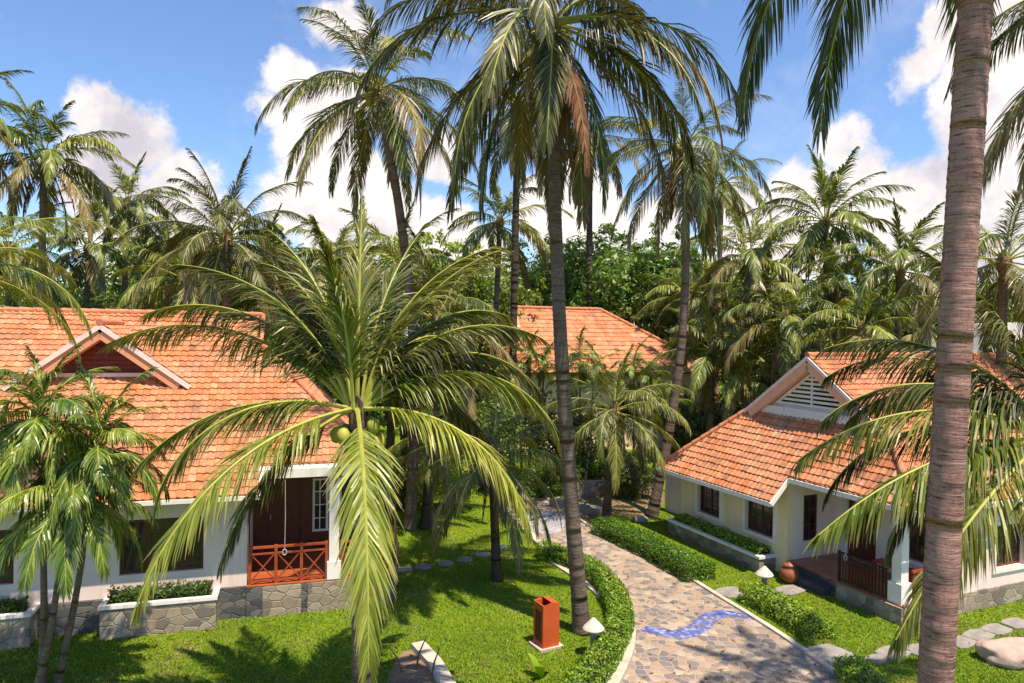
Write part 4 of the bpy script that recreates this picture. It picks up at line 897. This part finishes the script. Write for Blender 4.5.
for i,(l,u,v,Y) in enumerate((('feathery palm in front of the left end of the distant bungalow',530,356,33),('feathery palm in front of the middle of the distant bungalow',580,360,32),('feathery palm in front of the right end of the distant bungalow',634,366,33),('feathery palm low behind the small dark-trunked coconut palm',655,395,34))):
    t=PY(u,v,Y); areca(l,[(t,(t.x,Y,0)),(t+Vector((.7,.3,-.5)),(t.x+.3,Y,0)),(t+Vector((-.7,.2,-.7)),(t.x-.3,Y,0))],1.55,40+i,10)
# ------------------------------------------------------------------ broadleaf background
trs=[(15,262,52,5,'broad','round broadleaf tree at the far left behind the roof ridge'),(85,284,44,4,'broad_light','light green bushy tree right of the brown-skirted palm trunk'),(150,250,56,5.5,'broad','mid green tree behind the gap between the two left palms'),
(205,232,60,6,'broad','green tree crown peeking over the palms behind the left roof'),(262,258,50,5,'broad','mid green tree right of the short vivid palm'),(325,252,55,5.5,'broad','wide tree behind the upright leaves of the young central palm'),
(425,236,52,4.8,'broad_light','light green tree under the leaning tall palm'),(470,252,46,4.5,'broad','mid green tree left of the slim dark trunk'),(545,250,58,5.5,'broad','rounded tree directly behind the central trunk'),
(592,232,60,5.5,'broad','broad tree right of the central trunk against the sky'),(640,236,54,6.2,'broad_light','big rounded bright green tree above the distant bungalow'),(705,250,58,5.5,'broad','tree behind the slim kinked palm'),
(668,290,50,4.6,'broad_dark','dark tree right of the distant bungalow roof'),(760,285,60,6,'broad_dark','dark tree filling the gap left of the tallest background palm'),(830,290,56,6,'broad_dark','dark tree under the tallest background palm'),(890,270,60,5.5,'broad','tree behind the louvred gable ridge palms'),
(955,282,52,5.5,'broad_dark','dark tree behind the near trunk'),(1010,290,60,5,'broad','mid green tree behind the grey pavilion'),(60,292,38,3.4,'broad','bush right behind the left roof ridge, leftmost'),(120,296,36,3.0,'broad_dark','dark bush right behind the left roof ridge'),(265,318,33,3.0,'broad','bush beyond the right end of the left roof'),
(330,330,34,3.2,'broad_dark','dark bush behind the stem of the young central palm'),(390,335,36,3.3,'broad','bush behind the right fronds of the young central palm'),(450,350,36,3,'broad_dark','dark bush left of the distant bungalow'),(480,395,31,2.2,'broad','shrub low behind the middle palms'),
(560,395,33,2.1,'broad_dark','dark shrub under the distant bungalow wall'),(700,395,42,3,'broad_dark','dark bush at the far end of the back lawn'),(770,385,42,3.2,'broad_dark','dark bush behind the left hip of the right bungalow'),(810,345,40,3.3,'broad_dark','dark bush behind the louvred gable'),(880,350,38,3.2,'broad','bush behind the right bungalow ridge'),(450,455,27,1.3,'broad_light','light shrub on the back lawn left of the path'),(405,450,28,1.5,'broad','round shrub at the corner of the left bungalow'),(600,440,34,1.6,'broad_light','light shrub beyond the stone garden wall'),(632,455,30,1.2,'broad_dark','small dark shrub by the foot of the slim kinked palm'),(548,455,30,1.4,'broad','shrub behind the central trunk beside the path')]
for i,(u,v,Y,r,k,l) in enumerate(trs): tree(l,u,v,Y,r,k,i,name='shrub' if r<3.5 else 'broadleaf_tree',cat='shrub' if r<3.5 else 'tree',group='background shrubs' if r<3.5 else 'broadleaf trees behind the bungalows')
rnd=random.Random(77); mb=MB()
# far wood: one mass closing the horizon
for i in range(46):
    x=-95+i*4.3+rnd.uniform(-1,1); y=82+rnd.uniform(-6,8); r=rnd.uniform(4,6.5); z=rnd.uniform(1.5,5)
    leaf_cloud(mb,[((x,y,z),r),((x,y,z-5),r)],1100,.3,rnd,shell=.7)
tag(mb.build('far_wood',M['broad']),'dark green mass of distant trees along the horizon','wood',kind='stuff')
# fallen rock edging / soil clods near slim palm
for i,(u,v,l) in enumerate(((575,518,'grey rock at the path bend by the small dark-trunked palm'),(590,512,'middle grey rock beside the soil bed at the path bend'),(640,522,'grey rock at the foot of the slim kinked palm'))):
    rock(u,v,(.3,.22,.16),l,10+i,'slab',group='rocks by the path bend')
# ------------------------------------------------------------------ grass blades
def inpoly(x,y,poly):
    c=np.zeros(len(x),bool); j=len(poly)-1
    for i in range(len(poly)):
        xi,yi=poly[i][0],poly[i][1]; xj,yj=poly[j][0],poly[j][1]
        c^=((yi>y)!=(yj>y))&(x<(xj-xi)*(y-yi)/(yj-yi+1e-12)+xi); j=i
    return c
rs=np.random.RandomState(4); NB=330000
Y=13.0+(40-13.0)*rs.rand(NB)**1.9; X=(rs.rand(NB)*2-1)*Y*.78
polys=[[(p.x,p.y) for p in PL]+[(p.x,p.y) for p in reversed(PR)]]
def rect(Mx,a,b,c,d): return [tuple((Mx@Vector(q))[:2]) for q in ((a,c,0),(b,c,0),(b,d,0),(a,d,0))]
polys+=[rect(M1,-14,4.25,.45,10.2),rect(M1,-2.4,0,0,.6),rect(M1,-6.6,-3.75,0,.6),rect(M2,.35,9.15,.7,11.2),rect(M2,.5,4.95,.1,.8),rect(M2,5.4,7,.45,.8)]
polys+=[[tuple(G(u,v)[:2]) for u,v in ((392,668),(402,652),(424,647),(436,662),(450,700),(380,700))]]
for s in Ls+[r[:3] for r in Rs]:
    p=G(s[1],s[2]); polys.append([(p.x-.22,p.y-.2),(p.x+.22,p.y-.2),(p.x+.22,p.y+.2),(p.x-.22,p.y+.2)])
keep=np.ones(NB,bool)
for pl in polys: keep&=~inpoly(X,Y,pl)
X=X[keep];Y=Y[keep];n=len(X); a=rs.rand(n)*6.283; h=.02+.035*rs.rand(n); w=.010+.008*rs.rand(n)+(Y-13)*.0006; ln=(rs.rand(n,2)-.5)*.07
V=np.zeros((n,3,3),np.float32); V[:,0]=np.c_[X-np.cos(a)*w,Y-np.sin(a)*w,np.zeros(n)]; V[:,1]=np.c_[X+np.cos(a)*w,Y+np.sin(a)*w,np.zeros(n)]; V[:,2]=np.c_[X+ln[:,0],Y+ln[:,1],h]
me=bpy.data.meshes.new('grass'); me.vertices.add(n*3); me.vertices.foreach_set('co',V.ravel()); me.loops.add(n*3); me.loops.foreach_set('vertex_index',np.arange(n*3,dtype=np.int32)); me.polygons.add(n); me.polygons.foreach_set('loop_start',np.arange(0,n*3,3,dtype=np.int32)); me.polygons.foreach_set('loop_total',np.full(n,3,dtype=np.int32)); me.update(calc_edges=True); me.materials.append(M['grassblade'])
tag(link('grass',me),'short sunlit green lawn grass','grass',kind='stuff')
mb=MB(); rnd=random.Random(9)
for _ in range(1500):
    y=13.5+22*rnd.random()**1.5; x=rnd.uniform(-.75,.75)*y
    if any(inpoly(np.array([x]),np.array([y]),pl)[0] for pl in polys[1:7]): continue
    a=rnd.uniform(0,6.28); l=rnd.uniform(.03,.12); w_=rnd.uniform(.008,.025); c=Vector((x,y,.03+rnd.random()*.02)); d=Vector((math.cos(a),math.sin(a),rnd.uniform(-.1,.1))); q=Vector((-math.sin(a),math.cos(a),0))
    mb.add([c-d*l,c-q*w_,c+d*l,c+q*w_],[(0,1,2,3)])
tag(mb.build('leaf_litter',M['dead']),'dry brown leaf scraps scattered over lawn and path',kind='stuff')
# ------------------------------------------------------------------ light and sky
EL,AZ=R_(68),math.atan2(.80,-.60)      # direction towards the sun: x=.80, y=-.60
sd=Vector((.60*math.cos(EL),-.80*math.cos(EL),math.sin(EL)))
sl_=bpy.data.lights.new('sun','SUN'); sl_.energy=5.0; sl_.angle=R_(.53); sl_.color=(1,.955,.88)
so=bpy.data.objects.new('sun',sl_); col.objects.link(so); so.rotation_euler=sd.to_track_quat('Z','Y').to_euler()
w=bpy.data.worlds.new('World'); scene.world=w; w.use_nodes=True; nt=w.node_tree; nt.nodes.clear()
out=nt.nodes.new('ShaderNodeOutputWorld'); bg=nt.nodes.new('ShaderNodeBackground'); nt.links.new(bg.outputs[0],out.inputs[0]); bg.inputs[1].default_value=.135
sky=nt.nodes.new('ShaderNodeTexSky'); sky.sky_type='NISHITA'; sky.sun_disc=False; sky.sun_elevation=EL; sky.sun_rotation=math.atan2(sd.x,sd.y); sky.air_density=1.0; sky.dust_density=.3; sky.ozone_density=2.5
tc=nt.nodes.new('ShaderNodeTexCoord').outputs['Generated']
skyc=mix(nt,1.0,sky.outputs[0],(.70,.94,1.28),'MULTIPLY')
n1=noise(nt,7,7,tc,.62,out=1); n2=noise(nt,26,5,tc,.6,out=1)
dv=nt.nodes.new('ShaderNodeVectorMath'); dv.operation='MULTIPLY_ADD'; nt.links.new(n1,dv.inputs[0]); dv.inputs[1].default_value=(.13,.13,.13); 
sb=nt.nodes.new('ShaderNodeVectorMath'); sb.operation='ADD'; nt.links.new(tc,sb.inputs[0]); sb.inputs[1].default_value=(-.065,-.065,-.065); nt.links.new(sb.outputs[0],dv.inputs[2])
dv2=nt.nodes.new('ShaderNodeVectorMath'); dv2.operation='MULTIPLY_ADD'; nt.links.new(n2,dv2.inputs[0]); dv2.inputs[1].default_value=(.03,.03,.03); nt.links.new(dv.outputs[0],dv2.inputs[2])
blobs=[(108,105,38),(150,120,42),(95,165,50),(180,170,50),(140,210,70),(210,205,40),(265,105,30),(290,70,38),(305,140,55),(285,190,50),(335,10,42),(350,200,80),(420,230,60),(330,90,45),
 (830,135,44),(850,172,56),(780,180,46),(880,190,56),(810,175,40),(900,205,60),(790,215,60),(930,240,70),(730,200,45),(740,240,60),(915,60,34),(945,25,45),(985,60,60),(1000,130,70),(960,170,50),(890,70,18),(560,200,70),(640,230,50),(1060,60,120),(1040,220,90),(430,140,40),(480,260,50),(-60,190,60),(1200,120,120),(-250,150,110)]
acc=None
for u,v,r in blobs:
    D=ray(u+22,v+4).normalized(); ds=nt.nodes.new('ShaderNodeVectorMath'); ds.operation='DISTANCE'; nt.links.new(dv2.outputs[0],ds.inputs[0]); ds.inputs[1].default_value=D
    x=mth(nt,'SUBTRACT',r/FPX*.78,ds.outputs['Value']); acc=x if acc is None else mth(nt,'MAXIMUM',acc,x)
# general scattered clouds elsewhere in the sky
mr=nt.nodes.new('ShaderNodeMapRange'); mr.interpolation_type='SMOOTHSTEP'; mr.inputs[1].default_value=-.006; mr.inputs[2].default_value=.013; nt.links.new(acc,mr.inputs[0])
n3=noise(nt,5,6,tc,.6); n4=noise(nt,16,5,tc,.6)
shade=mth(nt,'ADD',mth(nt,'MULTIPLY',n3,.6),mth(nt,'MULTIPLY',n4,.4))
CB=1/.15
cc=ramp(nt,shade,[(.36,(.52,.54,.70)),(.48,(.78,.80,.92)),(.58,(.93,.94,1.02))])
cc=mix(nt,1.0,cc,(CB,CB,CB),'MULTIPLY')
n5=noise(nt,3,5,tc,.6); k=mth(nt,'MULTIPLY',mr.outputs[0],.97)
wisp=mth(nt,'MULTIPLY',ramp(nt,noise(nt,4,7,tc,.65),[(.52,(0,0,0)),(.8,(.55,.55,.55))]),.6)
k=mth(nt,'MAXIMUM',k,wisp)
nt.links.new(mix(nt,k,skyc,cc),bg.inputs[0])
vs=scene.view_settings; vs.view_transform='Standard'; vs.look='None'; vs.gamma=1; vs.exposure=0.5; vs.use_white_balance=True; vs.white_balance_temperature=7900; vs.use_curve_mapping=False
scene.cycles.max_bounces=5; scene.cycles.diffuse_bounces=3; scene.cycles.glossy_bounces=2; scene.cycles.transmission_bounces=3; scene.cycles.transparent_max_bounces=8
